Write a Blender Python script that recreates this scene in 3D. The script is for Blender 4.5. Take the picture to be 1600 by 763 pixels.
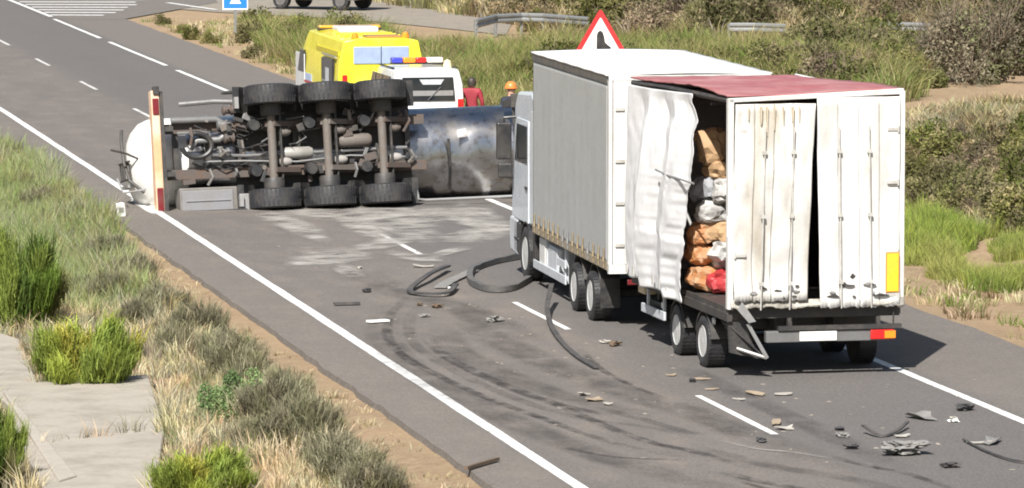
import bpy, bmesh, math, random
import numpy as np
from mathutils import Vector, Matrix, noise as mnoise
random.seed(7); rng = np.random.default_rng(7)
R = math.radians
for o in list(bpy.data.objects): bpy.data.objects.remove(o)
S = bpy.context.scene
C = S.collection

# ------------------------------------------------------------------ camera, sky, sun, exposure
FPX, CXP, CYP = 7450.0, 800.0, 381.5
PITCH, YAW = R(5.3258), R(11.6302)
CAMX, CAMH = -12.10, 8.1324
cam_d = bpy.data.cameras.new('camera'); cam = bpy.data.objects.new('camera', cam_d); C.objects.link(cam)
cam_d.sensor_width = 36.0; cam_d.lens = FPX / 1600 * 36.0; cam_d.clip_start = 0.5; cam_d.clip_end = 6000
cam.location = (CAMX, 0, CAMH); cam.rotation_euler = (math.pi/2 - PITCH, 0, -YAW)
S.camera = cam

SUN_EL, SUN_AZ = R(46), R(26)          # light travels towards (sin az, cos az): from behind the viewer's left shoulder
w = bpy.data.worlds.new('World'); S.world = w; w.use_nodes = True
nt = w.node_tree; nt.nodes.clear()
sky = nt.nodes.new('ShaderNodeTexSky'); sky.sky_type = 'NISHITA'; sky.sun_disc = False
sky.sun_elevation = SUN_EL; sky.sun_rotation = SUN_AZ + math.pi
sky.air_density = 1.2; sky.dust_density = 2.2; sky.ozone_density = 1.0
bg = nt.nodes.new('ShaderNodeBackground'); bg.inputs['Strength'].default_value = 0.055
wo = nt.nodes.new('ShaderNodeOutputWorld')
nt.links.new(sky.outputs[0], bg.inputs[0]); nt.links.new(bg.outputs[0], wo.inputs[0])
sd = bpy.data.lights.new('sun', 'SUN'); sd.energy = 4.8; sd.angle = R(0.53); sd.color = (1.0, 0.965, 0.91)
sun = bpy.data.objects.new('sun', sd); C.objects.link(sun)
ld = Vector((math.sin(SUN_AZ)*math.cos(SUN_EL), math.cos(SUN_AZ)*math.cos(SUN_EL), -math.sin(SUN_EL)))
sun.rotation_euler = ld.to_track_quat('-Z', 'Y').to_euler(); sun.location = (-40, -60, 80)
S.view_settings.view_transform = 'Standard'; S.view_settings.look = 'None'
S.view_settings.exposure = 0.78; S.view_settings.gamma = 1.0
S.render.engine = 'CYCLES'
S.cycles.filter_width = 1.9; S.cycles.max_bounces = 6; S.cycles.transparent_max_bounces = 12

# ------------------------------------------------------------------ terrain and layout helpers
def sst(a, b, v):
    t = min(1, max(0, (v-a)/(b-a))); return t*t*(3-2*t)
ROADL, ROADR = -1.0, 9.62
def T(x, y):
    """ground height"""
    n = mnoise.noise((x*.16, y*.16, 3.1))*.22 + mnoise.noise((x*.55, y*.55, 8.0))*.07
    if x < 0:
        k = sst(-1.15, -3.0, x)
        return -.05 - .05*sst(-.6, -1.2, x) - .28*k + n*k*.8
    k = sst(10.4, 13.5, x)
    rise = 1.15*sst(13.0, 19.5, x)*(1-sst(118, 150, y))
    far = 1-sst(140, 156, y); h = -.06 - .05*sst(9.6, 10.2, x)*far + k*(n*1.2*far + rise)
    return h + .03*(1-far)
def G(u, v, z0=None):
    """photo pixel -> point on the ground"""
    z = 0.0 if z0 is None else z0
    for _ in range(12):
        dx = (u-CXP)/FPX; dy = (v-CYP)/FPX
        f = math.cos(PITCH)-dy*math.sin(PITCH); up = -math.sin(PITCH)-dy*math.cos(PITCH)
        t = (z-CAMH)/up; X = dx*t; Y = f*t
        p = (X*math.cos(YAW)+Y*math.sin(YAW)+CAMX, -X*math.sin(YAW)+Y*math.cos(YAW))
        if z0 is not None: break
        z += (T(*p)-z)*.6
    return Vector((p[0], p[1], z))
def RD(u, v): return G(u, v, 0.0)      # point on the carriageway

# ------------------------------------------------------------------ materials
MATS = {}
def nodes(m):
    m.use_nodes = True; n = m.node_tree.nodes; n.clear(); return n, m.node_tree.links
def N(n, t, **kw):
    x = n.new(t)
    for k, v in kw.items():
        if k in x.inputs: x.inputs[k].default_value = v
        else: setattr(x, k, v)
    return x
def noise_fac(n, l, coord, scale, detail=4, lo=.35, hi=.65, stretch=None, rough=.6):
    src = coord
    if stretch:
        mp = n.new('ShaderNodeMapping'); mp.inputs['Scale'].default_value = stretch; l.new(coord, mp.inputs[0]); src = mp.outputs[0]
    t = N(n, 'ShaderNodeTexNoise', Scale=scale, Detail=detail, Roughness=rough); l.new(src, t.inputs['Vector'])
    r = N(n, 'ShaderNodeMapRange'); r.inputs[1].default_value = lo; r.inputs[2].default_value = hi
    l.new(t.outputs[0], r.inputs[0]); return r.outputs[0]
def mixc(n, l, fac, a, b, mode='MIX'):
    m = n.new('ShaderNodeMix'); m.data_type = 'RGBA'; m.blend_type = mode
    for sock, val in ((m.inputs[0], fac), (m.inputs[6], a), (m.inputs[7], b)):
        if hasattr(val, 'links') or hasattr(val, 'is_linked'): l.new(val, sock)
        elif isinstance(val, (int, float)): sock.default_value = val
        else: sock.default_value = (*val, 1)
    return m.outputs[2]
def mat(name, col, rough=.6, metal=0.0, dirt=(.10, .085, .06), amt=.35, scale=3.0, bump=0.0, bscale=20, streak=False, spec=.5, coat=0, transl=0):
    if name in MATS: return MATS[name]
    m = bpy.data.materials.new(name); n, l = nodes(m)
    tc = n.new('ShaderNodeTexCoord'); co = tc.outputs['Object']
    b = N(n, 'ShaderNodeBsdfPrincipled', Roughness=rough, Metallic=metal); out = n.new('ShaderNodeOutputMaterial')
    b.inputs['Specular IOR Level'].default_value = spec
    b.inputs['Coat Weight'].default_value = coat
    f1 = noise_fac(n, l, co, scale, 5, .42, .72, (1, 1, .22) if streak else None)
    mm = N(n, 'ShaderNodeMath', operation='MULTIPLY'); l.new(f1, mm.inputs[0]); mm.inputs[1].default_value = amt
    c = mixc(n, l, mm.outputs[0], col, dirt)
    f2 = noise_fac(n, l, co, scale*7, 3, .3, .7)
    c = mixc(n, l, .14, c, mixc(n, l, f2, tuple(x*.6 for x in col), tuple(min(1, x*1.25) for x in col)))
    l.new(c, b.inputs['Base Color'])
    rr = N(n, 'ShaderNodeMapRange'); rr.inputs[3].default_value = max(.03, rough-.08); rr.inputs[4].default_value = min(1, rough+.15)
    l.new(f1, rr.inputs[0]); l.new(rr.outputs[0], b.inputs['Roughness'])
    if bump:
        t = N(n, 'ShaderNodeTexNoise', Scale=bscale, Detail=4); l.new(co, t.inputs['Vector'])
        bp = N(n, 'ShaderNodeBump', Strength=bump, Distance=.02); l.new(t.outputs[0], bp.inputs['Height']); l.new(bp.outputs[0], b.inputs['Normal'])
    l.new(b.outputs[0], out.inputs[0]); MATS[name] = m; return m
def plant_mat(name, tint=(1, 1, 1), attr=True, col=(.1, .14, .04), var=.5, transl=.3):
    if name in MATS: return MATS[name]
    m = bpy.data.materials.new(name); n, l = nodes(m)
    if attr:
        a = n.new('ShaderNodeAttribute'); a.attribute_name = 'Col'; c = a.outputs['Color']
    else:
        rgb = n.new('ShaderNodeRGB'); rgb.outputs[0].default_value = (*col, 1); c = rgb.outputs[0]
    oi = n.new('ShaderNodeObjectInfo')
    hs = n.new('ShaderNodeHueSaturation')
    for k, (lo, hi) in {'Hue': (.5-.03*var, .5+.03*var), 'Saturation': (1-.35*var, 1+.2*var), 'Value': (1-.5*var, 1+.5*var)}.items():
        r = N(n, 'ShaderNodeMapRange'); r.inputs[3].default_value = lo; r.inputs[4].default_value = hi
        if k == 'Value':
            q = N(n, 'ShaderNodeMath', operation='FRACT'); q2 = N(n, 'ShaderNodeMath', operation='MULTIPLY'); q2.inputs[1].default_value = 7.31
            l.new(oi.outputs['Random'], q2.inputs[0]); l.new(q2.outputs[0], q.inputs[0]); l.new(q.outputs[0], r.inputs[0])
        else: l.new(oi.outputs['Random'], r.inputs[0])
        l.new(r.outputs[0], hs.inputs[k])
    l.new(c, hs.inputs['Color'])
    cc = mixc(n, l, 1.0, hs.outputs[0], tint, 'MULTIPLY')
    d = N(n, 'ShaderNodeBsdfDiffuse'); t = N(n, 'ShaderNodeBsdfTranslucent'); x = n.new('ShaderNodeMixShader'); x.inputs[0].default_value = transl
    l.new(cc, d.inputs[0]); l.new(cc, t.inputs[0]); l.new(d.outputs[0], x.inputs[1]); l.new(t.outputs[0], x.inputs[2])
    o = n.new('ShaderNodeOutputMaterial'); l.new(x.outputs[0], o.inputs[0]); MATS[name] = m; return m
def glass_mat(name, col=(.02, .025, .03), rough=.05):
    m = mat(name, col, rough, 0, amt=.25, scale=1.5, spec=.8); return m
def alpha_mat(name, col, dens, scale=2.0, lo=.4, hi=.6, stretch=None, rough=.9, edge=True):
    """flat stain on the road: noise-broken coverage, fading towards the edge via the UV-like attribute Edge"""
    m = bpy.data.materials.new(name); n, l = nodes(m)
    tc = n.new('ShaderNodeTexCoord'); co = tc.outputs['Object']
    b = N(n, 'ShaderNodeBsdfPrincipled', Roughness=rough); b.inputs['Base Color'].default_value = (*col, 1)
    b.inputs['Specular IOR Level'].default_value = .2
    f = noise_fac(n, l, co, scale, 6, lo, hi, stretch)
    a = n.new('ShaderNodeAttribute'); a.attribute_name = 'Edge'
    mm = N(n, 'ShaderNodeMath', operation='MULTIPLY'); l.new(f, mm.inputs[0]); l.new(a.outputs['Fac'], mm.inputs[1])
    m2 = N(n, 'ShaderNodeMath', operation='MULTIPLY', use_clamp=True); l.new(mm.outputs[0], m2.inputs[0]); m2.inputs[1].default_value = dens
    tr = n.new('ShaderNodeBsdfTransparent'); x = n.new('ShaderNodeMixShader')
    l.new(m2.outputs[0], x.inputs[0]); l.new(tr.outputs[0], x.inputs[1]); l.new(b.outputs[0], x.inputs[2])
    o = n.new('ShaderNodeOutputMaterial'); l.new(x.outputs[0], o.inputs[0]); return m

# ------------------------------------------------------------------ mesh builder
class MB:
    def __init__(s): s.v = []; s.f = []
    def add(s, vs, fs):
        b = len(s.v); s.v += [tuple(p) for p in vs]; s.f += [tuple(b+i for i in f) for f in fs]; return s
    def box(s, x0, x1, y0, y1, z0, z1, M=None):
        vs = [Vector(p) for p in ((x0,y0,z0),(x1,y0,z0),(x1,y1,z0),(x0,y1,z0),(x0,y0,z1),(x1,y0,z1),(x1,y1,z1),(x0,y1,z1))]
        if M: vs = [M @ p for p in vs]
        return s.add(vs, [(0,3,2,1),(4,5,6,7),(0,1,5,4),(1,2,6,5),(2,3,7,6),(3,0,4,7)])
    def tube(s, pts, r, n=8, cap=True):
        pts = [Vector(p) for p in pts]; rs = r if isinstance(r, (list, tuple)) else [r]*len(pts)
        rings = []; prev = None
        for i, p in enumerate(pts):
            d = (pts[min(i+1, len(pts)-1)]-pts[max(i-1, 0)]).normalized()
            if prev is None:
                a = Vector((0, 0, 1)) if abs(d.z) < .9 else Vector((1, 0, 0)); prev = d.cross(a).normalized()
            sd_ = (prev - d*prev.dot(d)).normalized(); prev = sd_; t = d.cross(sd_)
            rings.append([p+(sd_*math.cos(2*math.pi*k/n)+t*math.sin(2*math.pi*k/n))*rs[i] for k in range(n)])
        vs = [q for g in rings for q in g]; fs = []
        for i in range(len(rings)-1):
            for k in range(n): fs.append((i*n+k, i*n+(k+1) % n, (i+1)*n+(k+1) % n, (i+1)*n+k))
        if cap: fs += [tuple(reversed(range(n))), tuple((len(rings)-1)*n+k for k in range(n))]
        return s.add(vs, fs)
    def lathe(s, prof, axis='X', n=28, c=(0, 0, 0)):
        """prof: list of (along, radius)"""
        vs = []; c = Vector(c)
        for a, r in prof:
            for k in range(n):
                t = 2*math.pi*k/n; p, q = r*math.cos(t), r*math.sin(t)
                vs.append(c+Vector({'X': (a, p, q), 'Y': (q, a, p), 'Z': (p, q, a)}[axis]))
        fs = [(i*n+k, i*n+(k+1) % n, (i+1)*n+(k+1) % n, (i+1)*n+k) for i in range(len(prof)-1) for k in range(n)]
        if prof[0][1] > 1e-4: fs.append(tuple(reversed(range(n))))
        if prof[-1][1] > 1e-4: fs.append(tuple((len(prof)-1)*n+k for k in range(n)))
        return s.add(vs, fs)
    def prism(s, poly, a0, a1, axis='X'):
        def P3(p, a): return {'X': (a, p[0], p[1]), 'Y': (p[0], a, p[1]), 'Z': (p[0], p[1], a)}[axis]
        n = len(poly); vs = [P3(p, a0) for p in poly]+[P3(p, a1) for p in poly]
        fs = [tuple(range(n)), tuple(n+i for i in reversed(range(n)))]+[(i, n+i, n+(i+1) % n, (i+1) % n) for i in range(n)]
        return s.add(vs, fs)
    def grid(s, fn, nu, nv):
        vs = [fn(i/nu, j/nv) for j in range(nv+1) for i in range(nu+1)]
        fs = [(j*(nu+1)+i, j*(nu+1)+i+1, (j+1)*(nu+1)+i+1, (j+1)*(nu+1)+i) for j in range(nv) for i in range(nu)]
        return s.add(vs, fs)
    def mesh(s, name, m, smooth=False):
        me = bpy.data.meshes.new(name); me.from_pydata(s.v, [], s.f)
        bm = bmesh.new(); bm.from_mesh(me); bmesh.ops.recalc_face_normals(bm, faces=bm.faces); bm.to_mesh(me); bm.free()
        if m: me.materials.append(m)
        if smooth:
            me.polygons.foreach_set('use_smooth', [True]*len(me.polygons))
            me.set_sharp_from_angle(angle=R(40))
        return me
def link(o, parent=None, label=None, cat=None, group=None, kind=None):
    C.objects.link(o)
    if parent: o.parent = parent
    if label: o['label'] = label
    if cat: o['category'] = cat
    if group: o['group'] = group
    if kind: o['kind'] = kind
    return o
def obj(name, mb, m, parent=None, smooth=False, bevel=0, solid=0, loc=None, rot=None, **kw):
    me = mb if isinstance(mb, bpy.types.Mesh) else mb.mesh(name, m, smooth)
    o = link(bpy.data.objects.new(name, me), parent, **kw)
    if loc is not None: o.location = loc
    if rot is not None: o.rotation_euler = rot
    if solid:
        q = o.modifiers.new('thickness', 'SOLIDIFY'); q.thickness = solid; q.offset = 0
    if bevel:
        q = o.modifiers.new('edges', 'BEVEL'); q.width = bevel; q.segments = 2; q.limit_method = 'ANGLE'; q.angle_limit = R(35)
    return o
def thing(name, label, cat, loc=(0, 0, 0), rotz=0, group=None):
    o = bpy.data.objects.new(name, None); o.empty_display_size = .3
    link(o, None, label, cat, group); o.location = loc; o.rotation_euler = (0, 0, rotz); return o
def fastmesh(name, verts, tris, m, cols=None, smooth=False):
    me = bpy.data.meshes.new(name); nv, nf = len(verts), len(tris)
    me.vertices.add(nv); me.vertices.foreach_set('co', np.asarray(verts, np.float32).ravel())
    me.loops.add(nf*3); me.loops.foreach_set('vertex_index', np.asarray(tris, np.int32).ravel())
    me.polygons.add(nf); me.polygons.foreach_set('loop_start', np.arange(0, nf*3, 3, dtype=np.int32))
    me.update(calc_edges=True)
    if cols is not None:
        a = me.color_attributes.new('Col', 'FLOAT_COLOR', 'POINT')
        c4 = np.ones((nv, 4), np.float32); c4[:, :3] = cols; a.data.foreach_set('color', c4.ravel())
    if m: me.materials.append(m)
    return me
def in_poly(x, y, poly):
    c = np.zeros(len(x), bool); n = len(poly)
    for i in range(n):
        x1, y1 = poly[i]; x2, y2 = poly[(i+1) % n]
        k = ((y1 > y) != (y2 > y)) & (x < (x2-x1)*(y-y1)/((y2-y1) or 1e-9)+x1); c ^= k
    return c
def scatter(poly, n):
    xs = [p[0] for p in poly]; ys = [p[1] for p in poly]; out = []
    tot = 0
    while tot < n:
        x = rng.uniform(min(xs), max(xs), n*2); y = rng.uniform(min(ys), max(ys), n*2)
        k = in_poly(x, y, poly); out.append(np.stack([x[k], y[k]], 1)); tot += k.sum()
        if tot == 0: break
    return np.concatenate(out)[:n]
def wpoly(px): return [tuple(G(u, v)[:2]) for u, v in px]
def blade_arrays(base, h, wd, az, lean, cols):
    """curved grass blades, three triangles each"""
    n = len(base); up = np.array([0, 0, 1.])
    d = np.stack([np.cos(az), np.sin(az), np.zeros(n)], 1)
    fa = rng.uniform(0, 2*math.pi, n); sd_ = np.stack([np.cos(fa), np.sin(fa), np.zeros(n)], 1)
    mid = base + up*(h*.55)[:, None] + d*(lean*h*.28)[:, None]
    tip = base + up*(h*(1-.25*np.clip(lean, 0, 2)))[:, None] + d*(lean*h)[:, None]
    s0 = sd_*(wd*.5)[:, None]; s1 = sd_*(wd*.42)[:, None]
    V = np.stack([base-s0, base+s0, mid-s1, mid+s1, tip], 1).reshape(-1, 3)
    k = (np.arange(n)*5)[:, None]
    Tt = np.concatenate([k+np.array([0, 1, 3]), k+np.array([0, 3, 2]), k+np.array([2, 3, 4])], 1).reshape(-1, 3)
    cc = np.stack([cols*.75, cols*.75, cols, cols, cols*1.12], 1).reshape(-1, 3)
    return V, Tt, cc
def palette(n, cs, ws):
    idx = rng.choice(len(cs), n, p=np.array(ws)/sum(ws)); c = np.array(cs)[idx]
    return c*rng.uniform(.75, 1.25, (n, 1))*rng.uniform(.93, 1.07, (n, 3))
def field(name, pts, hr, wr, lr, cs, ws, m, label, cat, clump=0, cl_r=.2, patch=.55, dry=None):
    """a field of grass as one uncountable mass"""
    if clump:
        pts = np.repeat(pts, clump, 0); ccol = np.repeat(palette(len(pts)//clump, cs, ws), clump, 0)*rng.uniform(.8, 1.2, (len(pts), 1))
        hs = np.repeat(rng.uniform(.55, 1.1, len(pts)//clump), clump)
        a = rng.uniform(0, 2*math.pi, len(pts)); r = cl_r*np.sqrt(rng.uniform(0, 1, len(pts)))
        pts = pts + np.stack([r*np.cos(a), r*np.sin(a)], 1); az = a+rng.normal(0, .5, len(pts))
    else:
        ccol = palette(len(pts), cs, ws); hs = np.ones(len(pts)); az = rng.uniform(0, 2*math.pi, len(pts))
    n = len(pts)
    pn = np.array([mnoise.noise((x*.45, y*.45, 5.5))+.6*mnoise.noise((x*1.3, y*1.3, 1.5)) for x, y in pts])   # thick and thin patches
    keep = pn > -patch; pts, ccol, hs, az, pn = pts[keep], ccol[keep], hs[keep], az[keep], pn[keep]; n = len(pts)
    hs = hs*np.clip(.9+.45*pn, .45, 1.4)
    if dry is not None: 
        q = np.clip(np.array([mnoise.noise((x*.3, y*.3, 21.0)) for x, y in pts])*1.6+.15, 0, 1)[:, None]; ccol = ccol*(1-q*.7)+np.array(dry)*q*.7
    z = np.array([T(x, y) for x, y in pts])
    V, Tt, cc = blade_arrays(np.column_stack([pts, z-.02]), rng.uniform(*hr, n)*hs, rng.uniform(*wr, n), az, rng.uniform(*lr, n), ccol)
    return link(bpy.data.objects.new(name, fastmesh(name, V, Tt, m, cc)), None, label, cat, kind='stuff')

# ------------------------------------------------------------------ ground, road, markings
def ground_mat():
    m = bpy.data.materials.new('soil'); n, l = nodes(m)
    tc = n.new('ShaderNodeTexCoord'); co = tc.outputs['Object']
    b = N(n, 'ShaderNodeBsdfPrincipled', Roughness=.95); b.inputs['Specular IOR Level'].default_value = .15
    a = noise_fac(n, l, co, .5, 6, .38, .62); d = noise_fac(n, l, co, 5, 6, .35, .7); e = noise_fac(n, l, co, 30, 3, .3, .75)
    c = mixc(n, l, a, (.40, .275, .175), (.30, .21, .135))
    c = mixc(n, l, d, c, (.42, .32, .20)); c = mixc(n, l, e, c, mixc(n, l, .5, c, (.16, .115, .07)))
    l.new(c, b.inputs['Base Color'])
    t = N(n, 'ShaderNodeTexNoise', Scale=9, Detail=8, Roughness=.7); l.new(co, t.inputs['Vector'])
    bp = N(n, 'ShaderNodeBump', Strength=.9, Distance=.08); l.new(t.outputs[0], bp.inputs['Height']); l.new(bp.outputs[0], b.inputs['Normal'])
    o = n.new('ShaderNodeOutputMaterial'); l.new(b.outputs[0], o.inputs[0]); return m
def asphalt_mat(name, c0, c1, dusty, lane=True):
    m = bpy.data.materials.new(name); n, l = nodes(m)
    tc = n.new('ShaderNodeTexCoord'); co = tc.outputs['Object']
    b = N(n, 'ShaderNodeBsdfPrincipled', Roughness=.85); b.inputs['Specular IOR Level'].default_value = .3
    a = noise_fac(n, l, co, .35, 5, .35, .65, (1, .25, 1)); d = noise_fac(n, l, co, 1.6, 6, .45, .75, (1, .35, 1)); e = noise_fac(n, l, co, 45, 2, .3, .7)
    c = mixc(n, l, a, c0, c1)
    if lane:   # worn wheel paths and the dustier inner lane
        sx = n.new('ShaderNodeSeparateXYZ'); l.new(co, sx.inputs[0])
        s1 = N(n, 'ShaderNodeMath', operation='MULTIPLY'); l.new(sx.outputs[0], s1.inputs[0]); s1.inputs[1].default_value = 2*math.pi/1.75
        s2 = N(n, 'ShaderNodeMath', operation='COSINE'); l.new(s1.outputs[0], s2.inputs[0])
        r = N(n, 'ShaderNodeMapRange'); r.inputs[1].default_value = -1; r.inputs[2].default_value = 1; r.inputs[3].default_value = 0; r.inputs[4].default_value = .3
        l.new(s2.outputs[0], r.inputs[0]); c = mixc(n, l, r.outputs[0], c, tuple(x*.72 for x in c0))
        r2 = N(n, 'ShaderNodeMapRange'); r2.inputs[1].default_value = 3.2; r2.inputs[2].default_value = 4.2; r2.inputs[3].default_value = .75; r2.inputs[4].default_value = .12
        l.new(sx.outputs[0], r2.inputs[0]); mm = N(n, 'ShaderNodeMath', operation='MULTIPLY'); l.new(d, mm.inputs[0]); l.new(r2.outputs[0], mm.inputs[1])
        c = mixc(n, l, mm.outputs[0], c, dusty)
        for (e0, e1, k0, k1) in ((3.3, 3.9, 0, .55),):      # newer, bluer surface on the outer lane
            r4 = N(n, 'ShaderNodeMapRange'); r4.inputs[1].default_value = e0; r4.inputs[2].default_value = e1; r4.inputs[3].default_value = k0; r4.inputs[4].default_value = k1
            l.new(sx.outputs[0], r4.inputs[0]); c = mixc(n, l, r4.outputs[0], c, (.092, .090, .098))
        for (e0, e1) in ((7.0, 7.4), (.1, -.3)):
            r3 = N(n, 'ShaderNodeMapRange'); r3.inputs[1].default_value = e0; r3.inputs[2].default_value = e1; r3.inputs[3].default_value = 0; r3.inputs[4].default_value = .6
            l.new(sx.outputs[0], r3.inputs[0]); c = mixc(n, l, r3.outputs[0], c, (.235, .20, .165))
    else: 
        mm = N(n, 'ShaderNodeMath', operation='MULTIPLY'); l.new(d, mm.inputs[0]); mm.inputs[1].default_value = .5
        c = mixc(n, l, mm.outputs[0], c, dusty)
    g2 = noise_fac(n, l, co, 7, 6, .35, .68); g3 = noise_fac(n, l, co, 1.3, 6, .36, .64)
    c = mixc(n, l, g2, mixc(n, l, .34, c, (.05, .046, .044)), c); c = mixc(n, l, g3, c, mixc(n, l, .22, c, (.06, .054, .05)))
    c = mixc(n, l, e, mixc(n, l, .4, c, (.03, .03, .03)), mixc(n, l, .16, c, (.45, .42, .38)))
    g4 = noise_fac(n, l, co, 20, 4, .36, .64, None, .75)
    c = mixc(n, l, g4, mixc(n, l, .30, c, (.03, .028, .027)), mixc(n, l, .10, c, (.42, .38, .34)))
    l.new(c, b.inputs['Base Color'])
    t = N(n, 'ShaderNodeTexNoise', Scale=60, Detail=3); l.new(co, t.inputs['Vector'])
    bp = N(n, 'ShaderNodeBump', Strength=.5, Distance=.01); l.new(t.outputs[0], bp.inputs['Height']); l.new(bp.outputs[0], b.inputs['Normal'])
    o = n.new('ShaderNodeOutputMaterial'); l.new(b.outputs[0], o.inputs[0]); return m
def axis_vals(lo, hi, step, far):
    a = list(np.arange(lo, hi+1e-6, step)); k = step
    x = a[-1]; y = a[0]; post = []; pre = []
    while x < far: k *= 1.5; x += k; post.append(x)
    k = step
    while y > -far: k *= 1.5; y -= k; pre.insert(0, y)
    return pre+a+post
gx = axis_vals(-14, 60, .6, 2500); gy = axis_vals(45, 215, .8, 2500)
gm = MB(); nx = len(gx)
gm.v = [(x, y, T(x, y) if (-60 < x < 120 and -40 < y < 400) else -.1) for y in gy for x in gx]
gm.f = [(j*nx+i, j*nx+i+1, (j+1)*nx+i+1, (j+1)*nx+i) for j in range(len(gy)-1) for i in range(nx-1)]
SOIL = ground_mat()
obj('ground', gm, SOIL, smooth=True, kind='structure', label='dry sandy ground on both sides of the road', cat='ground')

rm = MB(); ys = list(np.arange(-60, 40, 5))+list(np.arange(40, 210, .4))+list(np.arange(210, 1500, 20))
vs = []
for y in ys:
    jl = .05*mnoise.noise((y*1.3, 0, 0))+.06*mnoise.noise((y*.35, 4, 0)); jr = .05*mnoise.noise((y*1.3, 9, 0))+.08*mnoise.noise((y*.35, 14, 0))
    vs += [(ROADL+jl-.02, y, -.09), (ROADL+jl, y, 0), (ROADR+jr, y, 0), (ROADR+jr+.02, y, -.09)]
rm.v = vs; rm.f = [(i*4+k, i*4+k+1, i*4+k+5, i*4+k+4) for i in range(len(ys)-1) for k in range(3)]
road = obj('road', rm, asphalt_mat('asphalt', (.192, .167, .150), (.155, .135, .124), (.285, .232, .188)), kind='structure', label='grey asphalt carriageway with two lanes and hard shoulders', cat='road')
PAINT = mat('road_paint', (.76, .76, .74), .6, dirt=(.20, .185, .17), amt=.75, scale=5.0, bump=.2, bscale=60)
PAINT2 = mat('worn_paint', (.60, .59, .56), .65, dirt=(.2, .19, .17), amt=.8, scale=3.0)
def quad(name, pts, m, z=.004, parent=road):
    return obj(name, MB().add([(p[0], p[1], z) for p in pts], [tuple(range(len(pts)))]), m, parent)
def rline(name, x, y0, y1, wd, m, parent=road):
    mb = MB(); n = max(2, int((y1-y0)/1.2)); v = []
    for i in range(n+1):
        y = y0+(y1-y0)*i/n; v += [(x-wd/2+.008*random.uniform(-1, 1), y, .004), (x+wd/2+.008*random.uniform(-1, 1), y, .004)]
    mb.v = v; mb.f = [(2*i, 2*i+1, 2*i+3, 2*i+2) for i in range(n)]
    return obj(name, mb, m, parent)
rline('edge_line', 0, 20, 93.6, .17, PAINT); rline('edge_line', 0, 94.4, 260, .17, PAINT)
rline('edge_line', 7.0, 20, 113.5, .15, PAINT)
for k in range(-3, 12):
    y0 = 71.4-12.5*k if False else 71.35+12.45*k
    rline('lane_dash', 3.47, y0, y0+4.1, .11, PAINT2 if k > 1 else PAINT)
yy = 128.2-17.2
for k in range(0, 4): rline('edge_dash', 6.98, yy+17.2*k, yy+17.2*k+14.6, .15, PAINT)
# exit ramp and hatched gore beyond
rp_lo = [(150, 27), (262, 14), (337, 20), (430, 25), (520, 30), (600, 36), (700, 46), (790, 56)]
rp_hi = [(100, -22), (230, -14), (337, -12), (430, -8), (520, -3), (600, 4), (700, 20), (800, 38)]
rv = []
for (a, b) in zip(rp_lo, rp_hi):
    for k in range(5):
        u = a[0]+(b[0]-a[0])*k/4; v = a[1]+(b[1]-a[1])*k/4; p = G(u, v); rv.append((p.x, p.y, T(p.x, p.y)+.026))
ra = MB(); ra.v = rv; ra.f = [(i*5+k, i*5+k+1, i*5+k+6, i*5+k+5) for i in range(len(rp_lo)-1) for k in range(4)]
ramp = obj('ramp_road', ra, asphalt_mat('ramp_asphalt', (.42, .36, .28), (.36, .31, .245), (.50, .42, .31), False), kind='structure', label='pale dusty slip road curving away behind the scrub', cat='slip road')
def hstripe(a, b, wpx, m=PAINT, z=.07):
    p, q = RD(*a), RD(*b); d = (q-p); nrm = Vector((-d.y, d.x, 0)).normalized()*wpx
    obj('hatch_stripe', MB().add([(p-nrm).xy[:]+(z,), (q-nrm).xy[:]+(z,), (q+nrm).xy[:]+(z,), (p+nrm).xy[:]+(z,)], [(0, 1, 2, 3)]), m, ramp)
for i in range(9):
    v_ = 24-4.1*i; hstripe((78-9.6*i, v_), (168+10*i+random.uniform(-6, 6), v_+.4), .30, z=.012)
hstripe((-12, -10), (80, 27), .09, z=.018); hstripe((262, 5), (338, 16), .12, z=.018)
gq = [RD(*p) for p in ((70, 30), (190, 31), (340, 4), (330, -14), (0, -14))]
quad('gore_asphalt', [(p.x, p.y) for p in gq], road.data.materials[0], z=.006, parent=ramp)

# stains, skid marks, spilt liquid
def ribbon(name, px, wd, m, z, parent=road, taper=True):
    pts = [RD(*p) for p in px]; fine = []
    for i in range(len(pts)-1):
        a, b = pts[max(i-1, 0)], pts[i]; c, d = pts[i+1], pts[min(i+2, len(pts)-1)]
        for k in range(8):
            t = k/8; fine.append(.5*((2*b)+(c-a)*t+(2*a-5*b+4*c-d)*t*t+(3*b-a-3*c+d)*t**3))
    fine.append(pts[-1]); v = []; e = []
    for i, p in enumerate(fine):
        d = (fine[min(i+1, len(fine)-1)]-fine[max(i-1, 0)]).normalized(); s_ = Vector((-d.y, d.x, 0)); f = i/(len(fine)-1)
        en = min(1, 4*f, 4*(1-f)) if taper else 1
        for k, ee in ((-1, 0), (-.55, 1), (.55, 1), (1, 0)): q = p+s_*wd*.5*k; v.append((q.x, q.y, z)); e.append(ee*en)
    mb = MB(); mb.v = v; mb.f = [(i*4+k, i*4+k+1, i*4+k+5, i*4+k+4) for i in range(len(fine)-1) for k in range(3)]
    o = obj(name, mb, m, parent); a = o.data.attributes.new('Edge', 'FLOAT', 'POINT'); a.data.foreach_set('value', e); return o
SKID = alpha_mat('tyre_rubber_mark', (.035, .032, .032), .62, 4, .36, .66, (1, .5, 1))
SKIDF = alpha_mat('faint_rubber_mark', (.05, .046, .046), .36, 2.2, .33, .68, (1, .5, 1))
DUST = alpha_mat('dried_spill', (.38, .36, .33), .85, 1.3, .36, .62)
WET = alpha_mat('white_spill', (.75, .74, .70), 1.3, 3.0, .3, .5)
zz = [.0025]
def skid(px, wd, m=SKID): zz[0] += .0004; ribbon('skid_mark', px, wd, m, zz[0]+.004)
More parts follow.
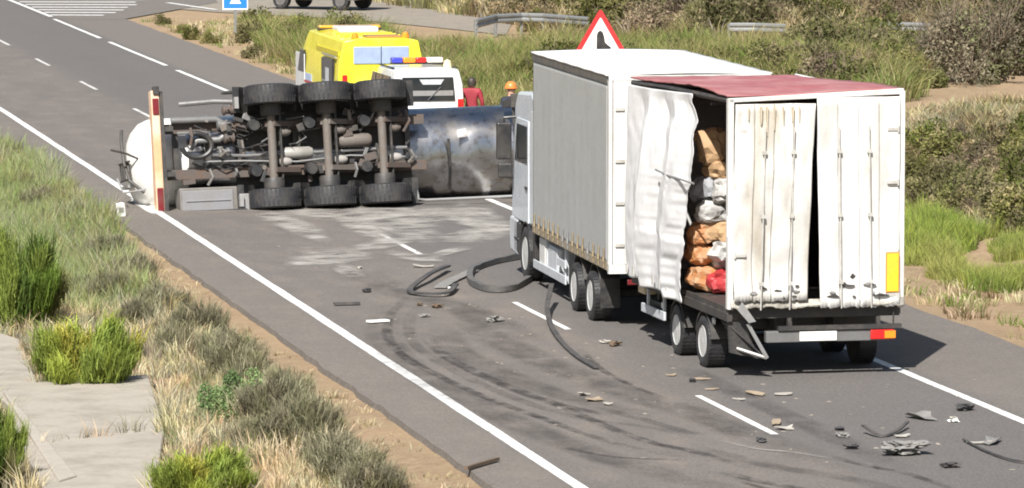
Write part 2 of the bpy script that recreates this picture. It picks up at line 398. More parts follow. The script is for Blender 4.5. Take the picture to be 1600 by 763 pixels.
skid([(640, 462), (612, 490), (606, 525), (632, 558), (690, 590), (760, 622), (850, 655), (950, 690), (1075, 718)], .20)
skid([(660, 470), (640, 500), (650, 540), (720, 585), (810, 625), (900, 652), (1010, 668), (1110, 690)], .24, SKIDF)
skid([(690, 500), (720, 550), (830, 602), (930, 632), (1040, 655)], .6, SKIDF)
skid([(905, 545), (940, 578), (985, 602), (1035, 622)], .14)
skid([(940, 640), (1000, 655), (1070, 675), (1100, 680)], .25, SKIDF)
skid([(620, 470), (600, 520), (640, 575), (760, 640), (900, 700), (1050, 745), (1200, 780)], .7, SKIDF)
skid([(740, 470), (760, 520), (860, 570), (980, 615), (1080, 645), (1200, 690), (1330, 730)], .8, SKIDF)
skid([(660, 520), (700, 560), (790, 603), (880, 635), (960, 650)], .28)
skid([(840, 620), (920, 655), (1010, 690), (1090, 708), (1180, 735)], .22)
skid([(880, 700), (960, 715), (1080, 720)], .12)
skid([(1130, 738), (1180, 752), (1240, 763), (1330, 785)], .25)
skid([(1150, 752), (1210, 768), (1300, 790)], .13)
skid([(1300, 714), (1350, 728), (1420, 742), (1500, 770)], .16)
skid([(1090, 700), (1200, 728), (1330, 750), (1450, 780)], .4, SKIDF)
skid([(560, 420), (610, 455), (680, 470), (760, 500), (830, 540)], .9, SKIDF)
skid([(1060, 570), (1120, 600), (1250, 660), (1420, 740)], .5, SKIDF)
ribbon('scrape_mark', [(1120, 688), (1180, 702), (1240, 708), (1300, 718)], .10, DUST, .0105)
def blob(name, u, v, ru, rv, m, z, ang=0, parent=road):
    mb = MB(); n = 28; vs = [(*RD(u, v)[:2], z)]; e = [1.0]
    for ring, ee in ((.6, 1.0), (1.0, 0.0)):
        for k in range(n):
            a = 2*math.pi*k/n; r = ring*(1+.35*mnoise.noise((math.cos(a)*1.5+u, math.sin(a)*1.5+v, 2)))
            x, y = r*ru*math.cos(a), r*rv*math.sin(a)
            p = RD(u+x*math.cos(ang)-y*math.sin(ang), v+x*math.sin(ang)+y*math.cos(ang)); vs.append((p.x, p.y, z)); e.append(ee)
    fs = [(0, 1+k, 1+(k+1) % n) for k in range(n)]+[(1+k, 1+n+k, 1+n+(k+1) % n, 1+(k+1) % n) for k in range(n)]
    o = obj(name, mb.add(vs, fs), m, parent); a = o.data.attributes.new('Edge', 'FLOAT', 'POINT'); a.data.foreach_set('value', e); return o
for i, (u, v, a, b, an) in enumerate([(500, 408, 66, 12, -.05), (620, 355, 90, 18, .3), (750, 368, 50, 14, -.1), (740, 338, 50, 18, .1), (520, 398, 60, 12, .1), (545, 400, 45, 9, .05), (560, 352, 75, 14, .45), (470, 358, 60, 14, .35), (728, 370, 42, 11, -.1), (735, 345, 32, 16, .2), (690, 338, 45, 14, 0), (640, 345, 60, 16, .2), (600, 382, 60, 9, -.15),
      (650, 402, 55, 8, .1), (580, 335, 150, 16, 0), (775, 355, 40, 12, 0), (700, 395, 40, 6, -.2), (545, 425, 30, 9, .2), (440, 345, 60, 12, .3)]):
    blob('dust_stain', u, v, a, b, DUST, .0105+.0003*i, an)
blob('white_puddle', 232, 322, 26, 11, WET, .016, .4)
blob('white_puddle', 214, 312, 14, 6, WET, .0165, .4)

# ------------------------------------------------------------------ shared materials for vehicles
M_WHITE = mat('white_panel', (.64, .64, .625), .55, dirt=(.36, .33, .28), amt=.75, scale=2.6, streak=True)
M_WHITEC = mat('white_curtain', (.66, .66, .665), .55, dirt=(.48, .47, .45), amt=.4, scale=1.8, streak=True, bump=.15, bscale=7)
M_GREYC = mat('grey_curtain', (.36, .37, .365), .6, dirt=(.29, .28, .26), amt=.5, scale=1.5, bump=.08, bscale=40)
M_ROOF = mat('roof_sheet', (.80, .80, .80), .5, dirt=(.55, .53, .5), amt=.4, scale=1.2)
M_RED = mat('red_roof_tarp', (.30, .10, .105), .7, dirt=(.40, .23, .225), amt=.85, scale=1.3, bump=.3, bscale=4)
M_BLACK = mat('black_plastic', (.022, .022, .024), .5, dirt=(.10, .09, .075), amt=.5, scale=4)
M_DARK = mat('chassis_steel', (.035, .034, .034), .6, dirt=(.12, .10, .08), amt=.6, scale=5, bump=.2)
M_INT = mat('dark_lining', (.03, .03, .032), .8, dirt=(.06, .055, .05), amt=.4)
M_TYRE = mat('tyre_rubber', (.022, .022, .025), .6, dirt=(.085, .078, .068), amt=.5, scale=4, bump=.25, bscale=30)
M_RIM = mat('wheel_rim', (.62, .62, .61), .45, .2, dirt=(.25, .22, .18), amt=.5, scale=6)
M_RIMD = mat('dull_rim', (.16, .155, .15), .55, .3, dirt=(.10, .08, .06), amt=.6, scale=6)
M_GREYM = mat('grey_metal', (.32, .32, .32), .5, .3, dirt=(.18, .15, .12), amt=.6, scale=4)
M_LGREY = mat('light_grey_paint', (.52, .55, .58), .4, dirt=(.28, .26, .23), amt=.5, scale=3)
M_CAB = mat('pale_blue_paint', (.60, .65, .71), .3, dirt=(.35, .33, .3), amt=.35, scale=2, coat=.4)
M_GLASS = glass_mat('dark_glass')
M_YEL = mat('yellow_reflector', (.85, .50, .03), .4, dirt=(.5, .3, .1), amt=.3)
M_PLATE = mat('plate_white', (.80, .80, .78), .4, amt=.2)
M_REDL = mat('red_lens', (.55, .02, .02), .2, amt=.15)
M_ORL = mat('orange_lens', (.85, .25, .02), .2, amt=.15)
M_RUST = mat('rusty_steel', (.085, .072, .065), .75, dirt=(.13, .075, .05), amt=.8, scale=6, bump=.3)
M_TAN = mat('strap_tan', (.30, .235, .14), .7, amt=.5)

def wheel(parent, x, y, z, r, wd, side, rim=M_RIM, name='wheel'):
    """axle along X; side = -1 shows its face to -X"""
    key = f'wheel_{r}_{wd}'
    if key not in bpy.data.meshes:
        h = wd/2
        b = MB().lathe([(-h*.82, r*.60), (-h*.97, r*.70), (-h, r*.86), (-h*.86, r*.975), (-h*.5, r), (0, r*1.004), (h*.5, r), (h*.86, r*.975), (h, r*.86), (h*.97, r*.70), (h*.82, r*.60)], n=36)
        for k in range(36):   # tread blocks along the shoulder
            a = 2*math.pi*k/36; Mx = Matrix.Rotation(a, 4, 'X')
            b.box(-h*.84, -h*.12, -.022*r/.5, .022*r/.5, r*.985, r*1.009, Mx); b.box(h*.12, h*.84, -.022*r/.5, .022*r/.5, r*.985, r*1.009, Mx)
        me = b.mesh(key, M_TYRE, True)
    me = bpy.data.meshes[key]
    w_ = obj(name, me, None, parent, loc=(x, y, z))
    rk = key+rim.name+str(side)
    if rk not in bpy.data.meshes:
        h = wd/2*side
        b = MB().lathe([(h*.90, r*.62), (h*.95, r*.60), (h*.84, r*.55), (h*.45, r*.50), (h*.42, r*.30), (h*.62, r*.26), (h*.64, r*.20), (h*.88, r*.18), (h*.92, r*.10), (h*.92, 0)], n=28)
        for k in range(10):
            a = 2*math.pi*k/10; p = Vector((0, math.cos(a)*r*.38, math.sin(a)*r*.38)); b.tube([p+Vector((h*.42, 0, 0)), p+Vector((h*.55, 0, 0))], r*.03, 6)
        b.mesh(rk, rim, True)
    obj('rim', bpy.data.meshes[rk], None, w_)
    return w_
def mudguard(parent, x0, x1, y, z, r, a0, a1, m=M_BLACK, name='mudguard'):
    mb = MB(); n = 10; v = []
    for i in range(n+1):
        a = R(a0+(a1-a0)*i/n)
        for rr in (r, r+.025):
            for x in (x0, x1): v.append((x, y+rr*math.cos(a), z+rr*math.sin(a)))
    f = []
    for i in range(n):
        b = i*4; f += [(b, b+1, b+5, b+4), (b+2, b+6, b+7, b+3), (b, b+4, b+6, b+2), (b+1, b+3, b+7, b+5)]
    f += [(0, 2, 3, 1), (n*4, n*4+1, n*4+3, n*4+2)]
    return obj(name, mb.add(v, f), m, parent)

# ------------------------------------------------------------------ the rigid truck
TX = 5.70
tk = thing('cargo_truck', 'rigid cargo truck with grey side curtain and white roof, pale blue cab', 'truck', (TX-.20, 75.5, 0), R(-1.9))
HX = 1.275
M_HINGE = mat('hinge_steel', (.50, .49, .46), .5, .1, dirt=(.2, .18, .15), amt=.7, scale=6)
obj('chassis', MB().box(-.45, -.33, -4.1, 4.4, .62, .88).box(.33, .45, -4.1, 4.4, .62, .88).box(-.45, .45, -3.9, -3.75, .64, .86).box(-.45, .45, .8, .95, .64, .86).box(-.9, -.4, 1.1, 2.4, .45, .9), M_DARK, tk, bevel=.01)
obj('cargo_floor', MB().box(-HX+.03, HX-.03, -4.2, 2.42, .90, 1.06), M_DARK, tk)
obj('floor_rail', MB().box(-HX-.01, -HX+.06, -4.2, 2.44, .90, 1.03), mat('rail_brown', (.30, .25, .18), .6, dirt=(.12, .1, .08), amt=.7, scale=4), tk, bevel=.008)
def curtain_fn(x, y0, y1, z0, z1, amp, sd_, side):
    def fn(a, b):
        y = y0+(y1-y0)*a; z = z0+(z1-z0)*b
        e = min(1, 5*a, 5*(1-a))*min(1, 4*(1-b)+.1)
        d = amp*e*(mnoise.noise((y*1.6, z*.35, sd_))+.5*mnoise.noise((y*3.5, z*.7, sd_+4))+.35*math.sin(y*11)*(.4+.6*(1-b)))
        return (x+side*(d+amp*.3), y, z+.012*math.sin(y*9)*(1 if b == 0 else 0))
    return fn
sc_ = obj('side_curtain', MB().grid(curtain_fn(-HX, -4.16, 2.40, 1.0, 3.80, .005, 1, -1), 90, 30), M_GREYC, tk, smooth=True, solid=.006, label='grey side curtain, taut')
for k in range(15):
    y = -4.0+k*.44
    obj('strap', MB().box(-HX-.030, -HX-.018, y-.025, y+.025, .93, 1.24).box(-HX-.045, -HX-.02, y-.035, y+.035, 1.02, 1.10), M_TAN if k not in (3, 7, 8) else M_GREYM, sc_)
obj('side_curtain', MB().grid(curtain_fn(HX, -4.16, 2.40, 1.0, 3.80, .02, 5, 1), 60, 20), M_GREYC, tk, smooth=True, solid=.006)
obj('cant_rail', MB().box(-HX-.02, -HX+.05, -4.2, 2.44, 3.78, 3.91).box(HX-.05, HX+.02, -4.2, 2.44, 3.78, 3.91), mat('rail_charcoal', (.09, .09, .09), .5, amt=.3), tk, bevel=.01)
obj('roof', MB().grid(lambda a, b: (-HX-.03+(2*HX+.06)*a, -4.24+6.72*b, 3.92+.03*math.sin(math.pi*a)+.003*math.sin(b*40)), 10, 40), M_ROOF, tk, smooth=True, solid=.03)
obj('front_wall', MB().box(-HX+.05, HX-.05, 2.40, 2.46, 1.0, 3.91), M_WHITE, tk)
for sx in (-1, 1):
    obj('corner_post', MB().box(sx*HX-.06*(1 if sx > 0 else 0)-.0, sx*HX+.06*(1 if sx < 0 else 0), -4.30, -4.17, .88, 3.91), M_WHITE, tk, bevel=.01)
    d = obj('rear_door', MB().box(min(sx*.012, sx*(HX-.07)), max(sx*.012, sx*(HX-.07)), -4.30, -4.25, 1.0, 3.84), M_WHITE, tk, bevel=.012)
    for z in (1.3, 1.95, 2.6, 3.4): obj('hinge', MB().box(sx*(HX-.17)-.07, sx*(HX-.17)+.07, -4.325, -4.30, z-.025, z+.025), M_HINGE, d)
    obj('lock_rod', MB().tube([(sx*.3, -4.33, 1.05), (sx*.3, -4.33, 3.8)], .014), M_GREYM, d)
    obj('rear_lamp', MB().box(sx*.85-.12, sx*.85+.12, -4.28, -4.22, .68, .76), mat('dark_red_lens', (.16, .015, .02), .3), tk, bevel=.01)
obj('rear_header', MB().box(-HX, HX, -4.305, -4.2, 3.84, 3.915), M_WHITE, tk); obj('rear_sill', MB().box(-HX, HX, -4.305, -4.2, .86, 1.0), M_WHITE, tk)
# cab
cp = [(2.66, .95), (2.66, 3.10), (2.85, 3.22), (4.25, 3.16), (4.50, 2.95), (4.80, 1.75), (4.86, 1.25), (4.86, .95)]
cb = obj('cab', MB().prism(cp, -1.22, 1.22), M_CAB, tk, bevel=.05)
obj('door', MB().prism([(3.12, .98), (3.12, 2.72), (4.28, 2.72), (4.55, 1.85), (4.55, .98)], -1.235, -1.215), M_CAB, cb, bevel=.01)
obj('side_window', MB().prism([(3.22, 1.98), (3.22, 2.62), (4.2, 2.62), (4.44, 1.98)], -1.243, -1.232), M_GLASS, cb)
obj('door_handle', MB().box(-1.26, -1.235, 3.18, 3.36, 1.55, 1.60), M_BLACK, cb)
obj('windscreen', MB().add([(-1.08, 4.53, 2.87), (1.08, 4.53, 2.87), (1.1, 4.81, 1.82), (-1.1, 4.81, 1.82)], [(0, 1, 2, 3)]), M_GLASS, cb, solid=.02)
obj('side_stripe', MB().prism([(2.68, 1.02), (2.68, 2.9), (2.9, 2.9), (2.9, 1.02)], -1.232, -1.216), M_LGREY, cb)
obj('wind_deflector', MB().prism([(2.6, 3.20), (2.6, 3.80), (2.95, 3.68), (3.9, 3.22)], -1.0, 1.0), M_CAB, tk, bevel=.04)
for sx in (-1, 1):
    mr = obj('mirror', MB().box(sx*1.42-.13, sx*1.42+.13, 4.42, 4.55, 1.98, 2.62), M_BLACK, tk, bevel=.03)
    obj('mirror_arm', MB().tube([(sx*1.2, 4.40, 2.72), (sx*1.42, 4.46, 2.70), (sx*1.42, 4.47, 2.60)], .025), M_BLACK, mr)
    obj('mirror', MB().box(sx*1.40-.12, sx*1.40+.12, 4.44, 4.54, 1.66, 1.92), M_BLACK, tk, bevel=.03)
obj('bumper', MB().prism([(4.2, .35), (4.9, .38), (4.98, .7), (4.93, .98), (4.2, .98)], -1.24, 1.24), M_LGREY, tk, bevel=.04)
obj('step', MB().box(-1.24, -.95, 3.98, 4.5, .40, .93).box(-1.26, -1.0, 4.02, 4.44, .62, .66), M_BLACK, tk, bevel=.02)
AX = [3.35, -1.55, -2.95]
for sx in (-1, 1):
    wheel(tk, sx*1.11, AX[0], .455, .455, .30, sx)
    for a in AX[1:]: wheel(tk, sx*1.16, a, .385, .385, .33, sx)
    x0, x1 = sorted((sx*1.24, sx*.92))
    mudguard(tk, x0, x1, AX[0], .455, .53, -10, 190)
    mudguard(tk, x0, x1, AX[1], .42, .48, 20, 165, M_DARK); mudguard(tk, x0, x1, AX[2], .42, .48, -10, 160, M_DARK)
obj('mud_flap', MB().box(-1.24, -.93, -3.45, -3.43, .24, .70), M_BLACK, tk); obj('mud_flap', MB().box(.93, 1.24, -3.45, -3.43, .24, .70), M_BLACK, tk)
for a in AX: obj('axle', MB().tube([(-1, a, .43), (1, a, .43)], .07), M_DARK, tk)
obj('fuel_tank', MB().box(-1.22, -.62, .45, 1.35, .36, .82), M_LGREY, tk, bevel=.07)
obj('fuel_tank', MB().box(.62, 1.22, .1, 1.6, .36, .82), M_LGREY, tk, bevel=.07)
obj('battery_box', MB().box(-1.22, -.65, 1.60, 2.12, .34, .86), M_WHITE, tk, bevel=.02)
obj('side_guard', MB().box(-1.25, -1.22, -.42, 2.55, .30, .44).box(-1.25, -1.22, -.42, .32, .56, .68).box(-1.22, -1.16, -.3, -.24, .3, .9).box(-1.22, -1.16, 1.44, 1.5, .3, .9), M_LGREY, tk, bevel=.006)
obj('side_guard', MB().box(1.22, 1.25, -.42, 2.55, .30, .44).box(1.22, 1.25, -.42, 2.5, .56, .68), M_LGREY, tk, bevel=.006)
obj('cab_mount', MB().prism([(2.55, .40), (2.55, .92), (2.78, .92), (2.78, .40)], -1.22, 1.22), M_BLACK, tk, bevel=.02)

# ------------------------------------------------------------------ the torn trailer
tr = thing('box_trailer', 'white box trailer with torn side curtain, red roof and two battered rear doors', 'trailer', (TX-.13, 68.10, 0), R(.6))
YR, YF, ZT = -3.34, 2.40, 4.06
obj('chassis', MB().box(-.5, -.36, -3.0, 2.3, .58, .84).box(.36, .5, -3.0, 2.3, .58, .84).box(-1.1, 1.1, 1.4, 1.5, .62, .84).box(-1.1, 1.1, -2.6, -2.5, .62, .84), M_DARK, tr, bevel=.01)
obj('drawbar', MB().box(-.09, .09, 2.2, 4.0, .46, .62), M_DARK, tr, bevel=.02)
obj('cargo_floor', MB().box(-HX+.02, HX-.02, YR+.06, YF, .84, 1.0), M_DARK, tr)
obj('floor_rail', MB().box(-HX, -HX+.08, YR+.05, YF, .80, .93), M_DARK, tr, bevel=.01)
obj('front_wall', MB().box(-HX+.01, HX-.01, YF-.06, YF, .95, ZT-.18), M_WHITE, tr)
def roof_fn(a, b):
    x = -HX-.02+(2*HX+.04)*a; y = YR+.02+(YF-YR)*b
    sag = -.10*math.sin(math.pi*a)*abs(math.sin(b*math.pi*5))*.35 + .012*mnoise.noise((x*3, y*3, 1))
    dip = -.07*sst(.35, .0, b)*sst(.9, .1, a)
    return (x, y, ZT+sag+dip-.13*sst(.1, 1, b))
obj('roof', MB().grid(roof_fn, 16, 60), M_RED, tr, smooth=True, solid=.02)
obj('cant_rail', MB().box(HX-.05, HX+.01, YR+.05, YF, ZT-.3, ZT-.16).tube([(-HX+.02, YF, ZT-.21), (-HX+.02, .3, ZT-.16), (-HX+.03, YR+.1, ZT-.13)], .045, 6), M_DARK, tr)
for k in range(5): obj('roof_bow', MB().box(-HX+.05, HX-.05, -2.2+k*1.2, -2.14+k*1.2, ZT-.27, ZT-.23), M_DARK, tr)
# torn left curtain
def torn(a, b):
    z = .95+(ZT-.10-.13*sst(1.6, .0, a)-.95)*b
    yt = -1.15 - .70*sst(.0, .80, b) + .42*sst(.86, 1.0, b) + .04*math.sin(b*17)+.03*math.sin(b*41)+.10*mnoise.noise((b*11, 1, 1))+.06*mnoise.noise((b*34, 4, 1))
    y = YF + (yt-YF)*a
    e = sst(.0, .35, a)
    tri_ = lambda q: 2*abs((q/math.pi) % 2-1)-1
    fold = .085*tri_(a*15+b*2.4*(a-.4)+.6*b)*(.35+.65*e) + .05*mnoise.noise((a*5, b*1.6, 3)) + .012*mnoise.noise((a*13+b*4, b*9, 6)) + .005*mnoise.noise((a*30, b*16, 2)) + .06*tri_(a*31-b*5.5)*e*(.3+.7*mnoise.noise((a*4, b*3, 8)))
    bulge = .14*e*math.sin(math.pi*min(1, b*1.05))+ .10*e*(1-b)
    hem = .05*mnoise.noise((a*6, 0, 9))*(1-b)**6 - .10*a*(1-b)**3
    tight = min(1, 6*(1-b)+.05)
    return (-HX-.02-(fold+bulge)*tight - .03, y, z+hem)
tc_ = obj('side_curtain', MB().grid(torn, 130, 110), M_WHITEC, tr, smooth=True, solid=.006, label='white side curtain torn open and hanging in folds')
for k in range(7):
    y = YF-.25-k*.46
    obj('buckle', MB().box(-HX-.15-.012*k, -HX-.13-.012*k, y-.025, y+.025, .98, 1.12), M_HINGE, tc_)
obj('loose_strap', MB().tube([(-HX-.25, -.1, 2.72), (-HX-.27, -.9, 2.70), (-HX-.24, -1.7, 2.69), (-HX-.16, -2.0, 2.66)], .016, 6), M_GREYM, tc_)
obj('side_curtain', MB().grid(curtain_fn(HX, YR+.1, YF, .85, ZT-.1, .03, 7, 1), 60, 20), M_WHITEC, tr, smooth=True, solid=.006)
obj('lining', MB().box(HX-.09, HX-.07, YR+.1, YF-.1, 1.0, ZT-.15), M_INT, tr)
# corner posts
obj('corner_post', MB().box(-HX-.01, -HX+.075, YR-.02, YR+.10, .98, ZT-.10).box(-HX-.02, -HX, YR, YR+.03, 2.0, 2.3), M_WHITE, tr, bevel=.01)
obj('corner_post', MB().box(HX-.06, HX+.02, YR-.03, YR+.12, .96, ZT-.02), M_WHITE, tr, bevel=.01)
obj('header', MB().add([(-HX, YR-.02, ZT-.16), (HX, YR-.02, ZT-.07), (HX, YR+.1, ZT-.07), (-HX, YR+.1, ZT-.16), (-HX, YR-.02, ZT-.10), (HX, YR-.02, ZT+.01), (HX, YR+.1, ZT+.01), (-HX, YR+.1, ZT-.10)], [(0, 3, 2, 1), (4, 5, 6, 7), (0, 1, 5, 4), (1, 2, 6, 5), (2, 3, 7, 6), (3, 0, 4, 7)]), M_WHITE, tr, bevel=.008)
M_HINGE = mat('hinge_steel', (.50, .49, .46), .5, .1, dirt=(.2, .18, .15), amt=.7, scale=6)
# rear doors: corrugated, dented panels
def door_mb(x0, x1, z0, z1, lean0, lean1, seed, dent):
    """ribbed panel; lean0/lean1 push the edges out of plane"""
    def fn(a, b):
        x = x0+(x1-x0)*a; z = z0+(z1-z0)*b
        rib = -.035 if abs((a*4) % 1-.5) > .455 and .02 < a < .98 else 0
        d = dent*(mnoise.noise((x*1.3, z*.9, seed))+.4*mnoise.noise((x*4, z*3, seed+2)))
        low = .02*mnoise.noise((x*9, 0, seed))*(1-b)**8 + (.03*mnoise.noise((x*22, 1, seed)) if b == 0 else 0)
        return (x, YR-.045+rib*-1+d-(lean0*(1-a)+lean1*a), z+low)
    mb = MB().grid(fn, 64, 24); return mb
def skew(mb, f):
    mb.v = [(x+f(x, z), y, z) for x, y, z in mb.v]; return mb
RUSTM = mat('rust_stained_panel', (.57, .565, .545), .55, dirt=(.31, .26, .18), amt=.85, scale=3.0, streak=True, bump=.1, bscale=8)
LD = obj('rear_door', skew(door_mb(-HX+.08, -.035, 1.10, ZT-.18, .02, .07, 2, .10), lambda x, z: -.11*(ZT-z)/2.9*(x+HX)/HX-.02*math.sin((z-1)*1.1)), RUSTM, tr, smooth=True, solid=.03, label='dented rear door with rust streaks, leaning away from its neighbour')
RD_ = obj('rear_door', skew(door_mb(.0, HX-.06, .99, ZT-.10, .04, .0, 6, .05), lambda x, z: (.07*(ZT-z)/2.9-.025)*(HX-x)/HX), M_WHITE, tr, smooth=True, solid=.03, label='upright rear door with yellow reflective plate')
for d, xs, sg in ((LD, -HX+.16, -1), (RD_, HX-.17, 1)):
    for z in (1.15, 1.75, 2.75, 3.5): obj('hinge', MB().box(xs-.08, xs+.08, YR-.085, YR-.055, z-.025, z+.025).tube([(xs+sg*.08, YR-.075, z-.05), (xs+sg*.08, YR-.075, z+.05)], .016, 6), M_HINGE, d, bevel=.005)
for d, xr in ((LD, -.78), (LD, -.36), (RD_, .30), (RD_, .74)):
    dx = -.06 if d is LD else .05
    yo = -.155 if d is LD else -.125
    obj('lock_rod', MB().tube([(xr+dx, YR+yo, .98), (xr, YR+yo, 3.55)], .011, 6), M_HINGE, d)
    for z in (1.35, 2.3, 3.2): obj('rod_bracket', MB().box(xr+dx*(3.6-z)/2.6-.03, xr+dx*(3.6-z)/2.6+.03, YR+yo-.015, YR+yo+.03, z-.025, z+.025), M_HINGE, d)
obj('reflective_plate', MB().box(1.02, 1.19, YR-.10, YR-.088, 1.20, 1.74), M_YEL, RD_)
obj('plate_border', MB().box(1.005, 1.205, YR-.09, YR-.085, 1.185, 1.755), mat('border_red', (.6, .22, .04), .5), RD_)
for x, z in ((.52, 1.42), (.40, 1.30)): obj('tear', MB().prism([(x-.04, z), (x, z+.05), (x+.045, z+.01), (x, z-.03)], YR-.089, YR-.082, 'Y'), M_DARK, RD_)
rt = random.Random(5)
for k in range(16):
    d_ = LD if k % 2 else RD_; x = rt.uniform(-1.05, -.25) if k % 2 else rt.uniform(.22, 1.1); z = 1.14+rt.uniform(-.02, .30)*rt.random(); w_, h_ = rt.uniform(.02, .10), rt.uniform(.008, .022)
    pl = [(x-w_, z), (x-w_*.3, z+h_*rt.uniform(.5, 1.6)), (x+w_*.5, z+h_*rt.uniform(.2, 1.3)), (x+w_, z+h_*rt.uniform(-1, 1)), (x+w_*.2, z-h_), (x-w_*.5, z-h_*.6)]
    obj('scrape', MB().prism(pl, YR-.115, YR-.06, 'Y'), M_DARK if k % 3 else M_GREYM, d_)
for k in range(9):   # rust runs below the header
    x = rt.uniform(-1.1, -.15); L_ = rt.uniform(.1, .42); w_ = rt.uniform(.005, .012)
    obj('rust_run', MB().prism([(x-w_, ZT-.22), (x+w_, ZT-.22), (x+w_*.4, ZT-.22-L_), (x-w_*.2, ZT-.22-L_)], YR-.115, YR-.05, 'Y'), mat('rust_run', (.46, .40, .30), .8, dirt=(.5, .45, .36), amt=.7, scale=8), LD)
# buckled sill under the doors
def sill(a, b):
    x = -HX+.02+(2*HX)*a; z = 1.11-.10*a*0-.11*b-.05*(mnoise.noise((x*5, 2, 1))+.6*mnoise.noise((x*13, 2, 4)))*b
    return (x, YR-.03-.05*b+.03*mnoise.noise((x*4, b*2, 7)), z)
obj('rear_sill', MB().grid(sill, 70, 4), mat('scuffed_sill', (.40, .38, .33), .6, dirt=(.06, .055, .05), amt=1.0, scale=6), tr, smooth=True, solid=.02)
obj('underrun_beam', MB().box(-.72, 1.08, YR-.02, YR+.10, .50, .66), mat('beam_grey', (.17, .17, .17), .5, .2, dirt=(.1, .09, .08), amt=.6), tr, bevel=.01)
obj('lamp_bar', MB().box(-.55, 1.26, YR-.05, YR+.04, .67, .73).box(-.40, -.34, YR+.0, YR+.08, .5, .84).box(.9, .96, YR+.0, YR+.08, .5, .84), M_DARK, tr)
obj('number_plate', MB().box(-.24, .30, YR-.055, YR-.03, .52, .65), M_PLATE, tr)
tl = obj('tail_lamp', MB().box(.80, 1.14, YR-.07, YR-.02, .52, .655), M_REDL, tr, bevel=.012)
obj('indicator_lens', MB().box(1.0, 1.16, YR-.078, YR-.03, .535, .64), M_ORL, tl)
obj('lamp_bracket', MB().box(.78, 1.22, YR-.02, YR+.02, .66, .69).tube([(1.15, YR, .68), (1.15, YR, .92)], .012, 6), M_DARK, tr)
obj('bent_bracket', MB().prism([(-1.25, .84), (-1.22, .36), (-.78, .26), (-.95, .66), (-1.0, .84)], YR+.10, YR+.16, 'Y'), M_DARK, tr, label='dark bent bracket hanging below the corner')
obj('hanging_flap', MB().add([(-1.24, YR+.5, .78), (-1.24, YR+.1, .76), (-.74, YR-.02, .30), (-.95, YR+.3, .30)], [(0, 1, 2, 3)]), M_BLACK, tr, solid=.02)
obj('bent_strut', MB().tube([(-1.0, YR-.05, .78), (-.72, YR-.06, .29)], .03, 6).tube([(-.72, YR-.06, .29), (-1.12, YR+.1, .42)], .025, 6), M_GREYM, tr)
obj('broken_corner', MB().prism([(-1.16, .98), (-1.10, 1.10), (-.90, .82), (-1.0, .80)], YR-.12, YR-.09, 'Y'), M_GREYM, tr)
for sx in (-1, 1):
    for a in (-.32, -1.85): wheel(tr, sx*1.12, a, .37, .37, .30, sx)
    x0, x1 = sorted((sx*1.25, sx*.95))
    for a in (-.32, -1.85): mudguard(tr, x0, x1, a, .37, .43, 15, 170, M_DARK)
for a in (-.32, -1.85): obj('axle', MB().tube([(-1, a, .39), (1, a, .39)], .07), M_DARK, tr)
obj('side_guard', MB().box(-1.26, -1.22, .45, 1.85, .42, .55).box(-1.22, -1.18, .6, .66, .42, .84).box(-1.22, -1.18, 1.6, 1.66, .42, .84), M_LGREY, tr, bevel=.006)
obj('side_guard', MB().box(1.22, 1.26, .45, 1.85, .42, .55), M_LGREY, tr, bevel=.006)
obj('side_lamp', MB().box(-1.20, -1.0, 1.9, 2.3, .66, .82), mat('cream_box', (.72, .58, .38), .5, amt=.4), tr, bevel=.02)
obj('tool_box', MB().box(-1.15, -.6, .9, 1.7, .35, .62), M_BLACK, tr, bevel=.02)
for x, y, z in ((-1.17, -2.2, .70), (-1.18, .75, .62)): obj('round_reflector', MB().lathe([(0, .055), (-.03, .05), (-.035, 0)], n=14, c=(x, y, z)), M_PLATE, tr)

# cargo seen through the tear
def lump(name, size, m, label, cat, loc, rot=(0, 0, 0), seed=0, amp=.18, sub=3, flat=True, group=None, crush=0):
    bm = bmesh.new(); bmesh.ops.create_icosphere(bm, subdivisions=sub, radius=1)
    for v in bm.verts:
        p = v.co.copy(); n_ = mnoise.noise(p*1.3+Vector((seed*7.1, 0, 0)))+.5*mnoise.noise(p*3.1+Vector((0, seed*3.3, 0)))
        if crush: n_ += crush*(.35-abs(mnoise.noise(p*2.6+Vector((seed, 2, 5))))-.6*abs(mnoise.noise(p*6.1+Vector((1, seed, 3)))))
        q = Vector([math.copysign(abs(c)**.7, c) for c in p]); v.co = Vector((q.x*size[0], q.y*size[1], q.z*size[2]))*(1+amp*n_)
    zmin = min(v.co.z for v in bm.verts)
    for v in bm.verts: v.co.z -= zmin
    me = bpy.data.meshes.new(name); bm.to_mesh(me); bm.free(); me.materials.append(m)
    if not flat: me.polygons.foreach_set('use_smooth', [True]*len(me.polygons))
    return obj(name, me, None, None, loc=loc, rot=rot, label=label, cat=cat, group=group)
M_CARD = mat('cardboard', (.40, .26, .14), .8, dirt=(.2, .12, .06), amt=.4); M_SACK = mat('white_sack', (.50, .495, .48), .8, dirt=(.10, .095, .09), amt=1.0, scale=4.5, bump=.8, bscale=9)
M_ORNG = mat('orange_wrap', (.40, .17, .06), .7, dirt=(.42, .34, .24), amt=.9, scale=5, bump=.6, bscale=9); M_REDW = mat('red_wrap', (.36, .03, .035), .5, dirt=(.3, .05, .05), amt=.4); M_FOIL = mat('grey_wrap', (.30, .31, .33), .8, dirt=(.12, .12, .125), amt=.6, scale=6)
cx0 = TX-.13-HX
